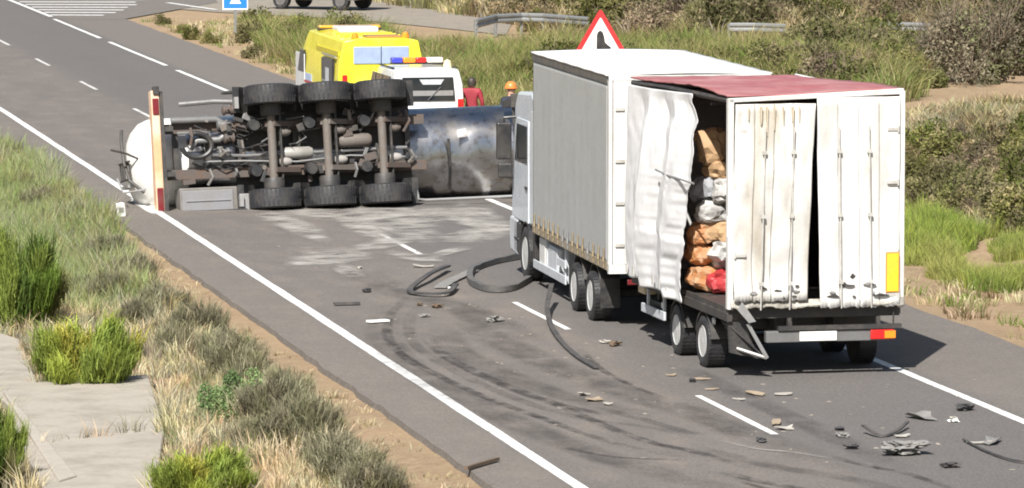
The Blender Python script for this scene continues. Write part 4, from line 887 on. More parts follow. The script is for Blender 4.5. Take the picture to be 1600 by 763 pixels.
# ------------------------------------------------------------------ signs, posts, guardrails
sg = G(938, 244)
ts = thing('warning_sign', 'triangular white warning sign with red border and black figure on the verge', 'sign', (sg.x, sg.y, T(sg.x, sg.y)-.05), R(-8))
def tri(s_, zc): h = s_*math.sqrt(3)/2; return [(-s_/2, zc-h/3), (s_/2, zc-h/3), (0, zc+h*2/3)]
ZS = 2.70; obj('post', MB().box(-.05, .05, .03, .08, 0, 3.1), M_GREYM, ts)
def rtri(s_, zc, rr):
    out = []; P_ = [Vector(p) for p in tri(s_, zc)]
    for i in range(3):
        a, b, c = P_[i-1], P_[i], P_[(i+1) % 3]; d1 = (a-b).normalized(); d2 = (c-b).normalized()
        for t in (0, .5, 1): q = b+d1*rr*(1-t)*1.7+d2*rr*t*1.7 if t != .5 else b+(d1+d2)*rr*.55; out.append((q.x, q.y))
    return out
obj('sign_border', MB().prism(rtri(1.35, ZS, .05), -.01, .02, 'Y'), mat('sign_red', (.55, .03, .035), .4, amt=.15), ts)
fc = obj('sign_face', MB().prism(rtri(.98, ZS, .02), -.014, -.008, 'Y'), mat('sign_white', (.80, .78, .77), .4, amt=.15), ts)
fig = [(-.09, -.22), (-.085, .08), (-.06, .15), (0, .18), (.05, .14), (.08, .05), (.10, -.06), (.17, -.12), (.23, -.16), (.21, -.22)]
obj('sign_figure', MB().prism([(x*1.05, z*1.15+ZS+.05) for x, z in fig], -.018, -.012, 'Y'), M_BLACK, ts)
bs = G(368, 58)
bt = thing('information_sign', 'small blue sign with white border on a pale post beside the sandy verge', 'sign', (bs.x, bs.y, T(bs.x, bs.y)-.05), R(-6))
obj('post', MB().box(-.05, .05, .02, .08, 0, 1.95), mat('galvanised', (.27, .28, .28), .45, .4, amt=.3), bt)
obj('sign_border', MB().box(-.44, .44, -.01, .02, .98, 2.0), MATS['sign_white'], bt, bevel=.008)
fb = obj('sign_face', MB().box(-.40, .40, -.015, -.008, 1.04, 1.95), mat('sign_blue', (.02, .20, .62), .4, amt=.15), bt)
obj('pictogram', MB().prism([(-.2, 1.2), (.2, 1.2), (.12, 1.34), (.12, 1.75), (-.12, 1.75), (-.12, 1.34)], -.02, -.012, 'Y'), MATS['sign_white'], bt)
GALV = MATS['galvanised']
def guardrail(px, label):
    pts = [G(*p) for p in px]; o = pts[0]; t = thing('guardrail', label, 'guardrail', (o.x, o.y, T(o.x, o.y)))
    L_ = [Vector((p.x-o.x, p.y-o.y, T(p.x, p.y)-T(o.x, o.y))) for p in pts]
    prof = [(0, .46), (.05, .50), (.05, .55), (0, .61), (.05, .67), (.05, .72), (0, .77)]
    mb = MB(); n = len(prof)
    for i, p in enumerate(L_):
        d = (L_[min(i+1, len(L_)-1)]-L_[max(i-1, 0)]).normalized(); s_ = Vector((d.y, -d.x, 0))
        mb.v += [tuple(p+s_*a+Vector((0, 0, b))) for a, b in prof]
    mb.f = [(i*n+j, i*n+j+1, (i+1)*n+j+1, (i+1)*n+j) for i in range(len(L_)-1) for j in range(n-1)]
    obj('rail', mb, GALV, t, solid=.01)
    tot = 0
    for i in range(len(L_)-1):
        sg_ = L_[i+1]-L_[i]; m = max(1, int(sg_.length/2.2))
        for k in range(m): q = L_[i]+sg_*k/m; obj('post', MB().box(-.05, .05, .05, .13, -.2, .74), GALV, t, loc=q)
    return t
guardrail([(744, 66), (775, 57), (815, 55), (850, 56), (920, 62)], 'galvanised guardrail bending round the end of the slip road')
guardrail([(1140, 72), (1180, 72), (1228, 74)], 'galvanised guardrail half hidden in scrub, shorter piece')
guardrail([(1375, 70), (1440, 72), (1500, 76)], 'galvanised guardrail buried in scrub beside the dark bare bush')
dp = G(190, 343)
dl = thing('delineator_post', 'stubby white roadside marker post leaning in the grass by the tanker', 'post', (dp.x, dp.y, T(dp.x, dp.y)-.03)); dl.rotation_euler = (R(6), R(-8), .2)
obj('shaft', MB().prism([(-.09, -.05), (.09, -.05), (.07, .05), (-.07, .05)], 0, .36, 'Z'), M_PLATE, dl, bevel=.015)
obj('reflector', MB().box(-.05, .05, -.058, -.05, .18, .28), M_GREYM, dl)

# ------------------------------------------------------------------ wreckage on the road
M_RUB = mat('torn_rubber', (.045, .044, .045), .7, dirt=(.15, .13, .11), amt=.6, scale=6, bump=.4)
M_GRUB = mat('dusty_rubber', (.21, .205, .195), .75, dirt=(.12, .11, .10), amt=.6, scale=5, bump=.3)
M_WOOD = mat('splintered_wood', (.34, .27, .19), .8, dirt=(.2, .15, .1), amt=.5, scale=8)
M_PALE = mat('pale_plastic', (.40, .38, .34), .6, dirt=(.25, .22, .18), amt=.5, scale=6)
M_BRN = mat('brown_lump', (.13, .09, .06), .85, amt=.5, scale=8)
def strip(name, px, wd, th, m, label, cat, z=.02, zs=None, vertical=False):
    pts = [RD(*p) for p in px]; o = pts[0]; fine = []
    P_ = [Vector((p.x-o.x, p.y-o.y, (zs[i] if zs else 0))) for i, p in enumerate(pts)]
    for i in range(len(P_)-1):
        a, b, c, d = P_[max(i-1, 0)], P_[i], P_[i+1], P_[min(i+2, len(P_)-1)]
        for k in range(6): t = k/6; fine.append(.5*((2*b)+(c-a)*t+(2*a-5*b+4*c-d)*t*t+(3*b-a-3*c+d)*t**3))
    fine.append(P_[-1]); mb = MB()
    for i, p in enumerate(fine):
        d = (fine[min(i+1, len(fine)-1)]-fine[max(i-1, 0)]).normalized(); s_ = Vector((-d.y, d.x, 0)).normalized()
        ww = wd*(1+.25*mnoise.noise((i*.6, o.x, o.y)))
        if vertical: q = [p+s_*th/2, p-s_*th/2, p-s_*th/2+Vector((0, 0, ww)), p+s_*th/2+Vector((0, 0, ww))]
        else: q = [p+s_*ww/2, p-s_*ww/2, p-s_*ww/2+Vector((0, 0, th)), p+s_*ww/2+Vector((0, 0, th))]
        mb.v += [tuple(x) for x in q]
    n = len(fine)
    mb.f = [(i*4+k, i*4+(k+1) % 4, (i+1)*4+(k+1) % 4, (i+1)*4+k) for i in range(n-1) for k in range(4)]+[(3, 2, 1, 0), tuple((n-1)*4+k for k in range(4))]
    return obj(name, mb, m, None, loc=(o.x, o.y, z), label=label, cat=cat, smooth=True)
strip('tyre_carcass', [(815, 405), (770, 414), (738, 427), (737, 445), (765, 457), (800, 455), (828, 440)], .10, .10, mat('tread_rubber', (.085, .083, .082), .75, dirt=(.18, .165, .145), amt=.5, scale=5, bump=.4), 'torn loop of grey tyre tread lying beside the truck cab', 'tyre', z=.015, vertical=True)
strip('rubber_strip', [(700, 424), (672, 440), (640, 458), (668, 464), (700, 463), (712, 452)], .10, .03, M_RUB, 'dark rubber strip folded in a sharp bend near the tread loop', 'strip', zs=[.06, .1, .01, .02, .03, .05])
strip('rubber_strip', [(740, 425), (725, 432), (700, 444), (688, 452)], .20, .02, M_GRUB, 'flat grey rubber strip between the folded strip and tread loop', 'strip')
strip('rubber_strip', [(862, 476), (855, 496), (862, 516), (880, 540), (905, 562), (932, 578)], .08, .025, M_RUB, 'long torn mudflap strip trailing from the lane dash by the truck wheels', 'strip', zs=[.30, .12, .03, 0, 0, 0])
strip('rubber_strip', [(522, 478), (562, 477)], .12, .03, M_RUB, 'short straight black strip lying alone in the dusty lane', 'strip')
strip('metal_strip', [(575, 506), (606, 504)], .13, .03, M_PLATE, 'short white strip lying alone in the dusty lane', 'strip')
strip('rubber_strip', [(1348, 678), (1375, 684), (1398, 680), (1418, 670)], .05, .02, M_RUB, 'thin dark curved strip beside the crumpled grey sheet', 'strip', zs=[.08, .0, .01, .06])
strip('rubber_strip', [(1505, 690), (1540, 708), (1580, 722), (1610, 726)], .03, .02, M_RUB, 'thin dark rod under the splintered plastic pieces', 'strip')
strip('stick', [(728, 737), (750, 730), (778, 722)], .05, .04, M_BRN, 'dark stick lying on the tarmac edge next to dry grass', 'stick')
def shard(name, u, v, s, m, label, cat, seed, rot=(0, 0, 0), lift=.0, th=.02):
    s = (s[0]*.72, s[1]*.72, s[2]*.6); th = .012; rd = random.Random(seed); n = 9; mb = MB(); vs = []
    for k in range(n):
        a = 2*math.pi*k/n; r = rd.uniform(.35, 1.2); x, y = s[0]*r*math.cos(a), s[1]*r*math.sin(a)
        vs.append((x, y, s[2]*(x/s[0])**2+rd.uniform(-.1, .1)*s[2]))
    ctr = (0, 0, -.1*s[2]); top = [(x, y, z+th) for x, y, z in vs]
    mb.add([ctr]+vs+[(0, 0, th)]+top, [(0, 1+(k+1) % n, 1+k) for k in range(n)]+[(n+1, n+2+k, n+2+(k+1) % n) for k in range(n)]+[(1+k, 1+(k+1) % n, n+2+(k+1) % n, n+2+k) for k in range(n)])
    p = RD(u, v); return obj(name, mb, m, None, loc=(p.x, p.y, .015+lift), rot=rot, label=label, cat=cat)
SH = [(665, 418, (.28, .22, .05), M_PALE, 'pale flat plastic shard just above the folded rubber strip', 0), (930, 626, (.34, .28, .08), M_WOOD, 'splintered wooden board in the middle of the lane', .4),
 (912, 618, (.18, .14, .05), M_PALE, 'small pale shard touching the splintered board', 1.0), (1440, 655, (.24, .38, .16), M_GRUB, 'curved grey mudguard piece standing off the tarmac', .3), (1410, 684, (.2, .1, .04), M_PALE, 'pale sliver between mudguard piece and crumpled sheet', .2),
 (1550, 692, (.16, .45, .09), M_GRUB, 'splintered grey plastic piece close to the edge line', -.5), (1528, 694, (.3, .08, .03), M_PALE, 'pale narrow splinter touching the grey plastic piece', -.3),
 (1178, 617, (.12, .36, .03), M_WOOD, 'wooden splinter lying above the lane dash', .2), (1222, 618, (.25, .15, .02), M_PALE, 'pale flat board above the lane dash', .1), (1092, 594, (.28, .16, .02), M_WOOD, 'wooden board lying behind the trailer wheels', 0),
 (1155, 626, (.12, .1, .02), M_PALE, 'small pale chip just above the lane dash', 0), (1215, 662, (.10, .5, .04), M_WOOD, 'splintered lath lying off the end of the lane dash', -.35), (1228, 672, (.2, .2, .10), M_PALE, 'broken pale wood at the foot of the splintered lath', .5),
 (948, 633, (.12, .16, .05), M_PALE, 'whitish chip on the corner of the splintered board', 0), (1050, 588, (.15, .09, .02), M_WOOD, 'small wooden chip behind the trailer wheels', .3), (1110, 610, (.2, .08, .015), M_WOOD, 'thin wooden chip between trailer and lane dash', .3)]
for i, (u, v, s_, m, lb, rz) in enumerate(SH): shard('debris_shard', u, v, s_, m, lb, 'debris', 30+i, (0, 0, rz))
sh = lump('crumpled_sheet', (.24, .2, .07), M_GRUB, 'crumpled grey sheet lying on the right hand lane', 'debris', (*RD(1410, 710)[:2], .005), seed=4, amp=.5, sub=4, crush=1.6)
LU = [(684, 481, .10, M_BRN, 'dark brown lump near the folded rubber strip'), (656, 478, .07, M_BRN, 'small brown lump left of the dark brown lump'), (664, 496, .08, M_GRUB, 'grey clod below the small brown lump'), (773, 503, .13, M_GRUB, 'grey dusty clod in front of the tread loop'),
 (960, 541, .11, M_BRN, 'brown clod in the lane beside the truck and trailer coupling'), (945, 537, .08, M_PALE, 'pale stone next to the brown clod by the coupling'), (573, 457, .10, M_RUB, 'small black scrap above the short black strip'), (1507, 641, .14, M_RUB, 'black rubber scrap close to the edge line behind the trailer'),
 (1490, 660, .07, M_PLATE, 'white chip below the black rubber scrap'), (1190, 691, .09, M_RUB, 'black scrap below the splintered lath'), (1330, 702, .09, M_RUB, 'black hooked scrap left of the crumpled sheet'), (1316, 683, .10, M_GRUB, 'grey scrap left of the thin curved strip'),
 (1485, 731, .10, M_RUB, 'dark scrap below the splintered grey plastic'), (704, 452, .07, M_PLATE, 'white chip inside the bend of the folded strip'), (1082, 597, .08, M_RUB, 'black scrap behind the trailer wheel'), (1312, 673, .07, M_RUB, 'tiny dark scrap left of the mudguard piece'), (562, 420, .06, M_PALE, 'pale crumb in the dusty lane below the stains'), (1490, 655, .05, M_PALE, 'pale crumb touching the white chip')]
for i, (u, v, s_, m, lb) in enumerate(LU):
    p = RD(u, v); lump('debris_scrap', (s_*.95, s_*.6, s_*.26), m, lb, 'debris', (p.x, p.y, .003), (0, 0, random.uniform(0, 3)), seed=60+i, amp=.7, sub=3, crush=1.2)
# fine crumbs, beyond counting
crumbs = MB()
def crumb(u, v, s_):
    p = RD(u, v); a = random.uniform(0, 6.28); c, d = math.cos(a)*s_, math.sin(a)*s_; h = s_*random.uniform(.12, .35); k_ = [random.uniform(.3, 1.2) for _ in range(4)]
    crumbs.add([(p.x+c*k_[0], p.y+d*k_[0], .003), (p.x-d*k_[1], p.y+c*k_[1], .003), (p.x-c*k_[2], p.y-d*k_[2], .003), (p.x+d*k_[3], p.y-c*k_[3], .003), (p.x+c*.3, p.y+d*.2, h)], [(0, 1, 4), (1, 2, 4), (2, 3, 4), (3, 0, 4), (3, 2, 1, 0)])
for cx_, cy_, su, sv, k in ((700, 480, 70, 35, 90), (800, 540, 120, 45, 110), (950, 560, 90, 40, 80), (1150, 610, 110, 25, 90), (1400, 680, 120, 30, 60), (560, 400, 90, 30, 70), (640, 345, 90, 15, 60), (1000, 640, 250, 50, 110), (1300, 640, 150, 40, 70)):
    for _ in range(int(k*.9)): crumb(random.gauss(cx_, su), max(330, random.gauss(cy_, sv)), random.choice([.008, .010, .012, .016, .022, .05]))
obj('road_crumbs', crumbs, mat('crumb_mix', (.30, .265, .22), .8, dirt=(.06, .05, .045), amt=1.0, scale=.9), None, kind='stuff', label='scattered crumbs of broken plastic and wood over the tarmac', cat='debris')

# ------------------------------------------------------------------ concrete slabs in the verge
CONC = mat('ditch_concrete', (.35, .315, .265), .85, dirt=(.19, .17, .135), amt=.8, scale=1.6, bump=.6, bscale=10)
dt = bpy.data.objects.new('concrete_apron', None); link(dt, None, 'weathered concrete drainage slabs in the grassy verge', 'drain', kind='structure')
SL = [[(-60, 520), (30, 543), (60, 625), (-20, 625), (-60, 600)], [(-22, 628), (232, 612), (256, 680), (30, 715), (14, 660)], [(33, 718), (257, 683), (240, 800), (80, 800)]]
for i, s_ in enumerate(SL):
    ps = [G(*p) for p in s_]; zt = -.22+.02*i
    mb = MB().prism([(p.x, p.y) for p in ps], zt-.3, zt, 'Z'); obj('slab', mb, CONC, dt, bevel=.02)
kb = [G(*p) for p in ((5, 640), (22, 655), (120, 770), (92, 780))]
obj('kerb_edge', MB().prism([(p.x, p.y) for p in kb], -.5, -.15, 'Z'), mat('pale_concrete', (.37, .335, .285), .85, dirt=(.25, .22, .18), amt=.5), dt, bevel=.02)

# ------------------------------------------------------------------ plants
GRASS = plant_mat('grass_blades', var=0, transl=.35)
LEAF = plant_mat('shrub_leaves', var=.6, transl=.3)
TWIG = mat('twig', (.17, .13, .09), .9, amt=.4)
STRAW = (.58, .48, .29); PSTRAW = (.66, .57, .38); OLIVE = (.24, .24, .10); GREEN = (.17, .25, .05); BGREEN = (.27, .34, .08); SAGE = (.36, .36, .24); BROWN = (.20, .145, .08); GREYB = (.29, .26, .19); DGREEN = (.12, .18, .045); YGREEN = (.34, .40, .08)
# left verge
slabs_w = [[tuple(G(*p)[:2]) for p in s_] for s_ in SL]
def clear(pts):
    k = np.ones(len(pts), bool)
    for s_ in slabs_w: k &= ~in_poly(pts[:, 0], pts[:, 1], s_)
    return pts[k]
vp = [(-1.75, 50), (-1.6, 80), (-1.35, 110), (-1.1, 150), (-6, 150), (-6, 80), (-9.5, 62), (-9.5, 50)]
vp_edge = [(-1.6, 50), (-1.25, 150), (-1.0, 150), (-1.05, 50)]
field('verge_grass', clear(scatter(vp, 42000)), (.06, .20), (.006, .014), (.2, .9), [STRAW, PSTRAW, OLIVE, SAGE, BROWN], [4, 3, 1.5, 3, 1], GRASS, 'short dry straw grass covering the near verge', 'grass')
field('verge_weeds', clear(scatter(wpoly([(-60, 215), (50, 262), (130, 320), (190, 390), (260, 470), (400, 600), (580, 740), (620, 790), (-60, 790)]), 2000)), (.20, .52), (.008, .018), (.1, .7), [SAGE, STRAW, OLIVE, GREYB, PSTRAW], [2.5, 3, 1.5, 2, 2], GRASS, 'tall dry sage and straw weeds on the near verge', 'weeds', clump=34, cl_r=.16)
field('green_weeds', clear(scatter(wpoly([(-60, 205), (50, 255), (160, 345), (200, 420), (250, 500), (150, 500), (-60, 490)]), 1500)), (.30, .75), (.008, .018), (.1, .6), [OLIVE, SAGE, (.22, .30, .10), (.32, .37, .17)], [3, 3, 2, 4], GRASS, 'soft grey green weeds at the far end of the near verge', 'weeds', clump=40, cl_r=.2)
field('edge_grass', scatter([(-1.9, 50), (-1.75, 80), (-1.5, 120), (-1.0, 120), (-1.12, 80), (-1.2, 50)], 520), (.04, .16), (.006, .012), (.3, 1.2), [STRAW, PSTRAW, BROWN, SAGE], [4, 3, 2, 1], GRASS, 'thin withered grass on the bare soil along the tarmac edge', 'grass', clump=16, cl_r=.10, patch=.2)
slabe = np.concatenate([np.array([[a[0]+(b[0]-a[0])*t, a[1]+(b[1]-a[1])*t] for t in rng.uniform(0, 1, 26)]) for s_ in slabs_w for a, b in zip(s_, s_[1:]+s_[:1])]); slabe += rng.normal(0, .05, slabe.shape)
field('slab_edge_grass', slabe, (.05, .22), (.006, .012), (.4, 1.4), [STRAW, PSTRAW, SAGE, OLIVE], [4, 3, 2, 1], GRASS, 'withered grass creeping over the concrete slab edges', 'grass', clump=14, cl_r=.09)
# right verge
field('sandy_weeds', scatter([(10.1, 50), (12.6, 50), (13.4, 130), (15, 175), (10.0, 175)], 1300), (.08, .36), (.010, .02), (.2, .9), [STRAW, OLIVE, GREEN, PSTRAW, BROWN], [3, 2, 1.5, 2, 1], GRASS, 'sparse low weeds on the sandy strip past the hard shoulder', 'weeds', clump=30, cl_r=.22, patch=.3)
field('lush_grass', scatter(wpoly([(1400, 400), (1430, 352), (1500, 365), (1640, 395), (1640, 455), (1540, 458), (1470, 440)]), 1000), (.22, .62), (.008, .016), (.1, .6), [BGREEN, GREEN, YGREEN, OLIVE], [4, 3, 2, 1], GRASS, 'lush bright green grass beyond the sandy strip', 'grass', clump=50, cl_r=.2, patch=.35, dry=(.40, .38, .14))
reed = wpoly([(392, 56), (470, 54), (570, 62), (660, 84), (760, 90), (850, 80), (1100, 82), (1300, 84), (1500, 92), (1420, 160), (1300, 200), (1100, 235), (900, 215), (740, 190), (560, 140), (420, 88)])
field('reed_bed', scatter(reed, 5600), (.4, 1.1), (.014, .03), (.15, .8), [(.20, .20, .07), GREEN, (.26, .27, .10), DGREEN, (.38, .33, .17), BROWN], [3.5, 2.4, 3, 1.4, 2.2, .9], GRASS, 'dense green reeds and tall grass filling the ground behind the vehicles', 'reeds', clump=46, cl_r=.42, patch=.4, dry=(.36, .31, .15))
field('hillside_grass', scatter(wpoly([(1400, 190), (1640, 165), (1640, 380), (1420, 350)]), 1700), (.15, .5), (.012, .028), (.2, .8), [STRAW, OLIVE, BROWN, SAGE, GREYB], [3, 3, 2.5, 1.5, 2], GRASS, 'rough dry grass on the bank right of the trailer', 'grass', clump=30, cl_r=.3)
field('far_grass', scatter(wpoly([(600, 6), (820, 40), (860, 66), (1640, 74), (1640, -30), (500, -30)]), 3400), (.3, 1.0), (.03, .06), (.2, .7), [STRAW, OLIVE, BROWN, (.30, .27, .13), GREYB], [2.5, 3, 2.5, 2, 1.5], GRASS, 'dry brown and olive grass beyond the guardrails', 'grass', clump=26, cl_r=.5)

field('outer_verge_weeds', clear(scatter([(-3.4, 62), (-3.0, 90), (-2.4, 165), (-16, 165), (-16, 58), (-9.5, 58)], 3000)), (.2, .55), (.010, .022), (.1, .8), [SAGE, STRAW, OLIVE, GREYB, PSTRAW], [2.5, 3, 2, 2, 2], GRASS, 'dry mixed weeds spreading out left from the near verge', 'weeds', clump=22, cl_r=.3)
field('outer_bank_grass', scatter([(12.8, 52), (22, 52), (26, 84), (15, 84)], 1200), (.2, .6), (.010, .022), (.1, .8), [STRAW, OLIVE, GREEN, SAGE, BROWN], [3, 3, 2, 1.5, 1], GRASS, 'mixed rough grass at the foot of the right bank', 'grass', clump=26, cl_r=.3)
def leaf_mesh(key, n, rad, hgt, leaf, cs, ws, lobes, seed, droop=0):
    """leaves gathered in lobes through the crown's volume, gaps between them"""
    r = np.random.default_rng(seed)
    lc = r.normal(0, 1, (lobes, 3)); lc /= np.linalg.norm(lc, axis=1)[:, None]; lc *= r.uniform(.35, .85, (lobes, 1)); lc[:, 2] = np.abs(lc[:, 2])*.9+.05
    lr = r.uniform(.22, .42, lobes); li = r.integers(0, lobes, n)
    d = r.normal(0, 1, (n, 3)); d /= np.linalg.norm(d, axis=1)[:, None]
    c = (lc[li]+d*(lr[li]*r.uniform(.35, 1.0, n)**.6)[:, None])*np.array([rad, rad, hgt]); c[:, 2] = np.abs(c[:, 2])
    a = r.normal(0, 1, (n, 3)); a /= np.linalg.norm(a, axis=1)[:, None]; b = np.cross(a, r.normal(0, 1, (n, 3))); b /= np.linalg.norm(b, axis=1)[:, None]
    L_ = (leaf*r.uniform(.6, 1.4, n))[:, None]; W_ = L_*.42
    V = np.stack([c-a*L_*.5, c+b*W_*.5, c+a*L_*.5, c-b*W_*.5], 1).reshape(-1, 3)
    k = (np.arange(n)*4)[:, None]; Tt = np.concatenate([k+np.array([0, 1, 2]), k+np.array([0, 2, 3])], 1).reshape(-1, 3)
    lcol = np.array(cs)[r.choice(len(cs), lobes, p=np.array(ws)/sum(ws))]*r.uniform(.75, 1.25, (lobes, 1))
    cc = np.repeat(lcol[li]*r.uniform(.75, 1.25, (n, 1)), 4, 0)
    return fastmesh(key, V, Tt, LEAF, cc), lc*np.array([rad, rad, hgt])
def shrub_proto(key, n, rad, hgt, leaf, cs, ws, lobes, seed, twigs=0):
    lm, lc = leaf_mesh(key+'_foliage', n, rad, hgt, leaf, cs, ws, lobes, seed); r = random.Random(seed)
    mb = MB()
    for p in lc:
        q = Vector(p); mid = q*.45+Vector((r.uniform(-.1, .1), r.uniform(-.1, .1), .12))*rad
        mb.tube([(r.uniform(-.06, .06), r.uniform(-.06, .06), -.1), mid, q], [.03*rad, .02*rad, .008*rad], 5, False)
        for _ in range(twigs):
            e = q+Vector((r.uniform(-.4, .4)*rad, r.uniform(-.4, .4)*rad, r.uniform(0, .45)*hgt)); mb.tube([mid.lerp(q, r.uniform(.2, 1)), e], [.010*rad, .004*rad], 4, False)
    return lm, mb.mesh(key+'_stems', TWIG)
def shrub(proto, name, label, cat, loc, s=(1, 1, 1), rz=0, group=None):
    t = thing(name, label, cat, (loc[0], loc[1], T(loc[0], loc[1])-.04), rz, group); t.scale = s
    obj('foliage', proto[0], None, t); obj('stems', proto[1], None, t); return t
def tuft_proto(key, n, rad, hr, wd, cs, ws, seed, sprays=26):
    """bush of many leafy sprays, each a fan of narrow leaves on its own stem"""
    r = np.random.default_rng(seed); Vs, Ts, Cs = [], [], []; off = 0; mb = MB()
    for k in range(sprays):
        a0 = r.uniform(0, 2*math.pi); rr = rad*math.sqrt(r.uniform(.0, 1)); hgt = hr[1]*(1-.45*(rr/rad)**2)*r.uniform(.65, 1.1)
        foot = np.array([.35*rr*math.cos(a0), .35*rr*math.sin(a0), 0]); top = np.array([rr*math.cos(a0), rr*math.sin(a0), hgt])
        mb.tube([tuple(foot-np.array([0, 0, .1])), tuple(foot*.4+top*.6*np.array([1, 1, 1.1])), tuple(top)], [.012, .008, .003], 4, False)
        m = n//sprays; t = r.uniform(.12, 1, m); b = foot+(top-foot)*t[:, None]+r.normal(0, .05, (m, 3)); b[:, 2] = np.abs(b[:, 2])
        az = a0+r.normal(0, 1.4, m); cl = np.array(cs)[r.choice(len(cs), p=np.array(ws)/sum(ws))]*r.uniform(.7, 1.25)
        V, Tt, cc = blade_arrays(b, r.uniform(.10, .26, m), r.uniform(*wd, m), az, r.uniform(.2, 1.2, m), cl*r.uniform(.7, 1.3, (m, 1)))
        Vs.append(V); Ts.append(Tt+off); Cs.append(cc); off += len(V)
    return fastmesh(key, np.concatenate(Vs), np.concatenate(Ts), GRASS, np.concatenate(Cs)), mb.mesh(key+'_stems', TWIG)
# near bushes in the left verge
yg = tuft_proto('bush_a', 15000, .8, (.35, .80), (.008, .018), [YGREEN, BGREEN, GREEN, (.42, .40, .09)], [3, 3, 2, 1.5], 3)
dg_ = tuft_proto('bush_b', 15000, .8, (.40, .85), (.008, .018), [GREEN, BGREEN, DGREEN, OLIVE], [3, 2, 2, 1], 4)
bl = shrub_proto('bush_c', 7000, .42, .68, .04, [(.20, .26, .12), (.16, .22, .10), (.25, .30, .15)], [2, 2, 1], 16, 5)
shrub(yg, 'green_bush', 'bright yellow green feathery bush overhanging the concrete slabs', 'bush', G(130, 618), (1.2, 1.05, 1.3))
shrub(dg_, 'green_bush', 'deep green feathery bush at the top end of the concrete slabs', 'bush', G(28, 522), (1.1, 1.1, 1.75), 1.2)
shrub(dg_, 'green_bush', 'green bush growing behind the deep green feathery bush', 'bush', G(-20, 478), (.9, .9, 1.4), 2.2)
shrub(yg, 'green_bush', 'low green bush at the foot of the lowest slab', 'bush', G(310, 790), (1.1, .8, .8), .6)
shrub(dg_, 'green_bush', 'dark green bush beyond the pale kerb edge of the slabs', 'bush', G(-12, 768), (.6, .6, 1.2), 3.0)
shrub(bl, 'green_shrub', 'compact blue green shrub standing alone in the straw', 'shrub', G(362, 660), (1.25, 1.25, 1.25))
sage = [tuft_proto(f'sage_{i}', 5200, .48, (.3, .55), (.006, .013), [(.30, .29, .19), (.24, .22, .155), (.25, .25, .14), (.36, .32, .22)], [3, 2, 2, 1.5], 20+i, 44) for i in range(3)]
for i, (u, v, s_) in enumerate([(275, 480, 1.0), (330, 525, 1.1), (390, 575, 1.1), (455, 655, 1.25), (500, 690, 1.2), (470, 625, .95), (230, 435, 1.0), (180, 410, 1.1), (300, 545, .85), (560, 745, 1.15), (240, 500, .9), (430, 700, 1.0), (120, 350, 1.1), (200, 470, 1.0), (160, 460, .9), (70, 320, 1.0), (540, 720, 1.0), (415, 610, .95), (365, 560, .9), (600, 770, 1.0)]):
    shrub(sage[i % 3], 'sage_shrub', 'dry grey green sage shrub in the near verge', 'shrub', G(u-(22 if v > 430 else 8), v+8), (s_*.92, s_*.92, s_*random.uniform(.75, 1.0)), random.uniform(0, 6), 'sage shrubs of the near verge')
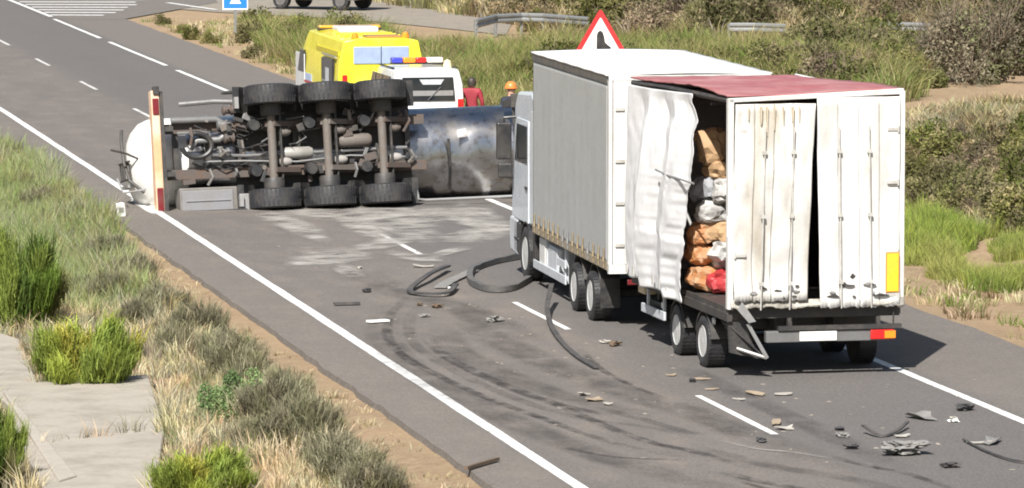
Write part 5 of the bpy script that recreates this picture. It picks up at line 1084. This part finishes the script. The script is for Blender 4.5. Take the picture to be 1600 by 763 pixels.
# background shrubs
OLV = [(.15, .145, .055), (.20, .18, .08), (.11, .12, .04), (.25, .21, .11)]
brush = [shrub_proto(f'brush_{i}', 3200, 1.25, 1.55, .16, OLV, [3, 3, 2, 1.5], 18, 40+i, 3) for i in range(4)]
brn = [shrub_proto(f'brown_{i}', 2600, 1.2, 1.5, .13, [(.22, .165, .10), (.17, .14, .08), (.28, .22, .13), (.15, .15, .06)], [3, 2, 2, 1.5], 18, 50+i, 5) for i in range(3)]
bare = shrub_proto('bare', 6500, 1.5, 2.0, .10, [(.17, .15, .11), (.20, .17, .12), (.16, .16, .085)], [3, 2, 1], 22, 60, 14)
def plant_many(poly, n, protos, name, label, cat, group, smin, smax, mind):
    pts = []; tries = 0
    for p in scatter(poly, n*6):
        if all((p[0]-q[0])**2+(p[1]-q[1])**2 > mind**2 for q in pts): pts.append(p)
        if len(pts) >= n: break
    for p in pts:
        s_ = random.uniform(smin, smax); shrub(random.choice(protos), name, label, cat, p, (s_, s_, s_*random.uniform(.8, 1.15)), random.uniform(0, 6.28), group)
plant_many(wpoly([(850, 58), (1100, 64), (1640, 68), (1640, -40), (760, -40), (700, -10)]), 150, brn+brush[:2], 'scrub_bush', 'brown olive scrub bush growing beyond the guardrails', 'bush', 'scrub beyond the guardrails', .7, 1.25, 2.0)
plant_many(wpoly([(1410, 235), (1640, 215), (1640, 375), (1530, 350), (1410, 340)]), 60, brush+brn, 'bank_bush', 'olive brown bush on the bank right of the trailer', 'bush', 'bushes on the bank', .32, .65, .65)
plant_many(wpoly([(860, 112), (1420, 118), (1450, 140), (1250, 190), (1000, 190), (800, 150)]), 60, brush, 'olive_bush', 'olive bush standing among the green reeds', 'bush', 'olive bushes among the reeds', .35, .75, 1.4)
plant_many(wpoly([(392, 72), (450, 86), (560, 80), (560, 58), (470, 50), (392, 52)]), 14, brush, 'green_roadside_bush', 'green bush around the blue sign by the slip road', 'bush', 'bushes by the blue sign', .4, .75, 1.6)
plant_many(wpoly([(1230, 96), (1470, 100), (1440, 150), (1250, 150)]), 16, brush+brn[:1], 'tall_olive_bush', 'tall olive bush at the end of the reeds above the earth cut', 'bush', 'tall bushes above the earth cut', .7, 1.05, 1.6)
plant_many(wpoly([(1450, 60), (1640, 60), (1640, 125), (1460, 120)]), 14, brn, 'tangled_bush', 'brown tangled bush around the bare twiggy bushes', 'bush', 'tangled bushes near the bare ones', .7, 1.1, 1.5)
for i, (u, v, s_) in enumerate([(1515, 128, 1.05), (1580, 118, 1.2), (1470, 118, .8)]):
    shrub((bare[0], bare[1]), 'bare_bush', ['dark bare twiggy bush, middle one above the earth bank', 'largest dark bare twiggy bush above the earth bank', 'smaller dark twiggy bush joining the reeds'][i], 'bush', G(u, v), (s_, s_, s_), i*2.1)
for u, v, s_ in ((255, 38, .3), (300, 62, .38), (330, 68, .33), (285, 52, .25), (395, 92, .35)):
    shrub(brush[0], 'verge_tuft', 'small green bush on the sandy strip by the hard shoulder', 'bush', G(u, v), (s_, s_, s_), u, 'small bushes on the sandy strip')
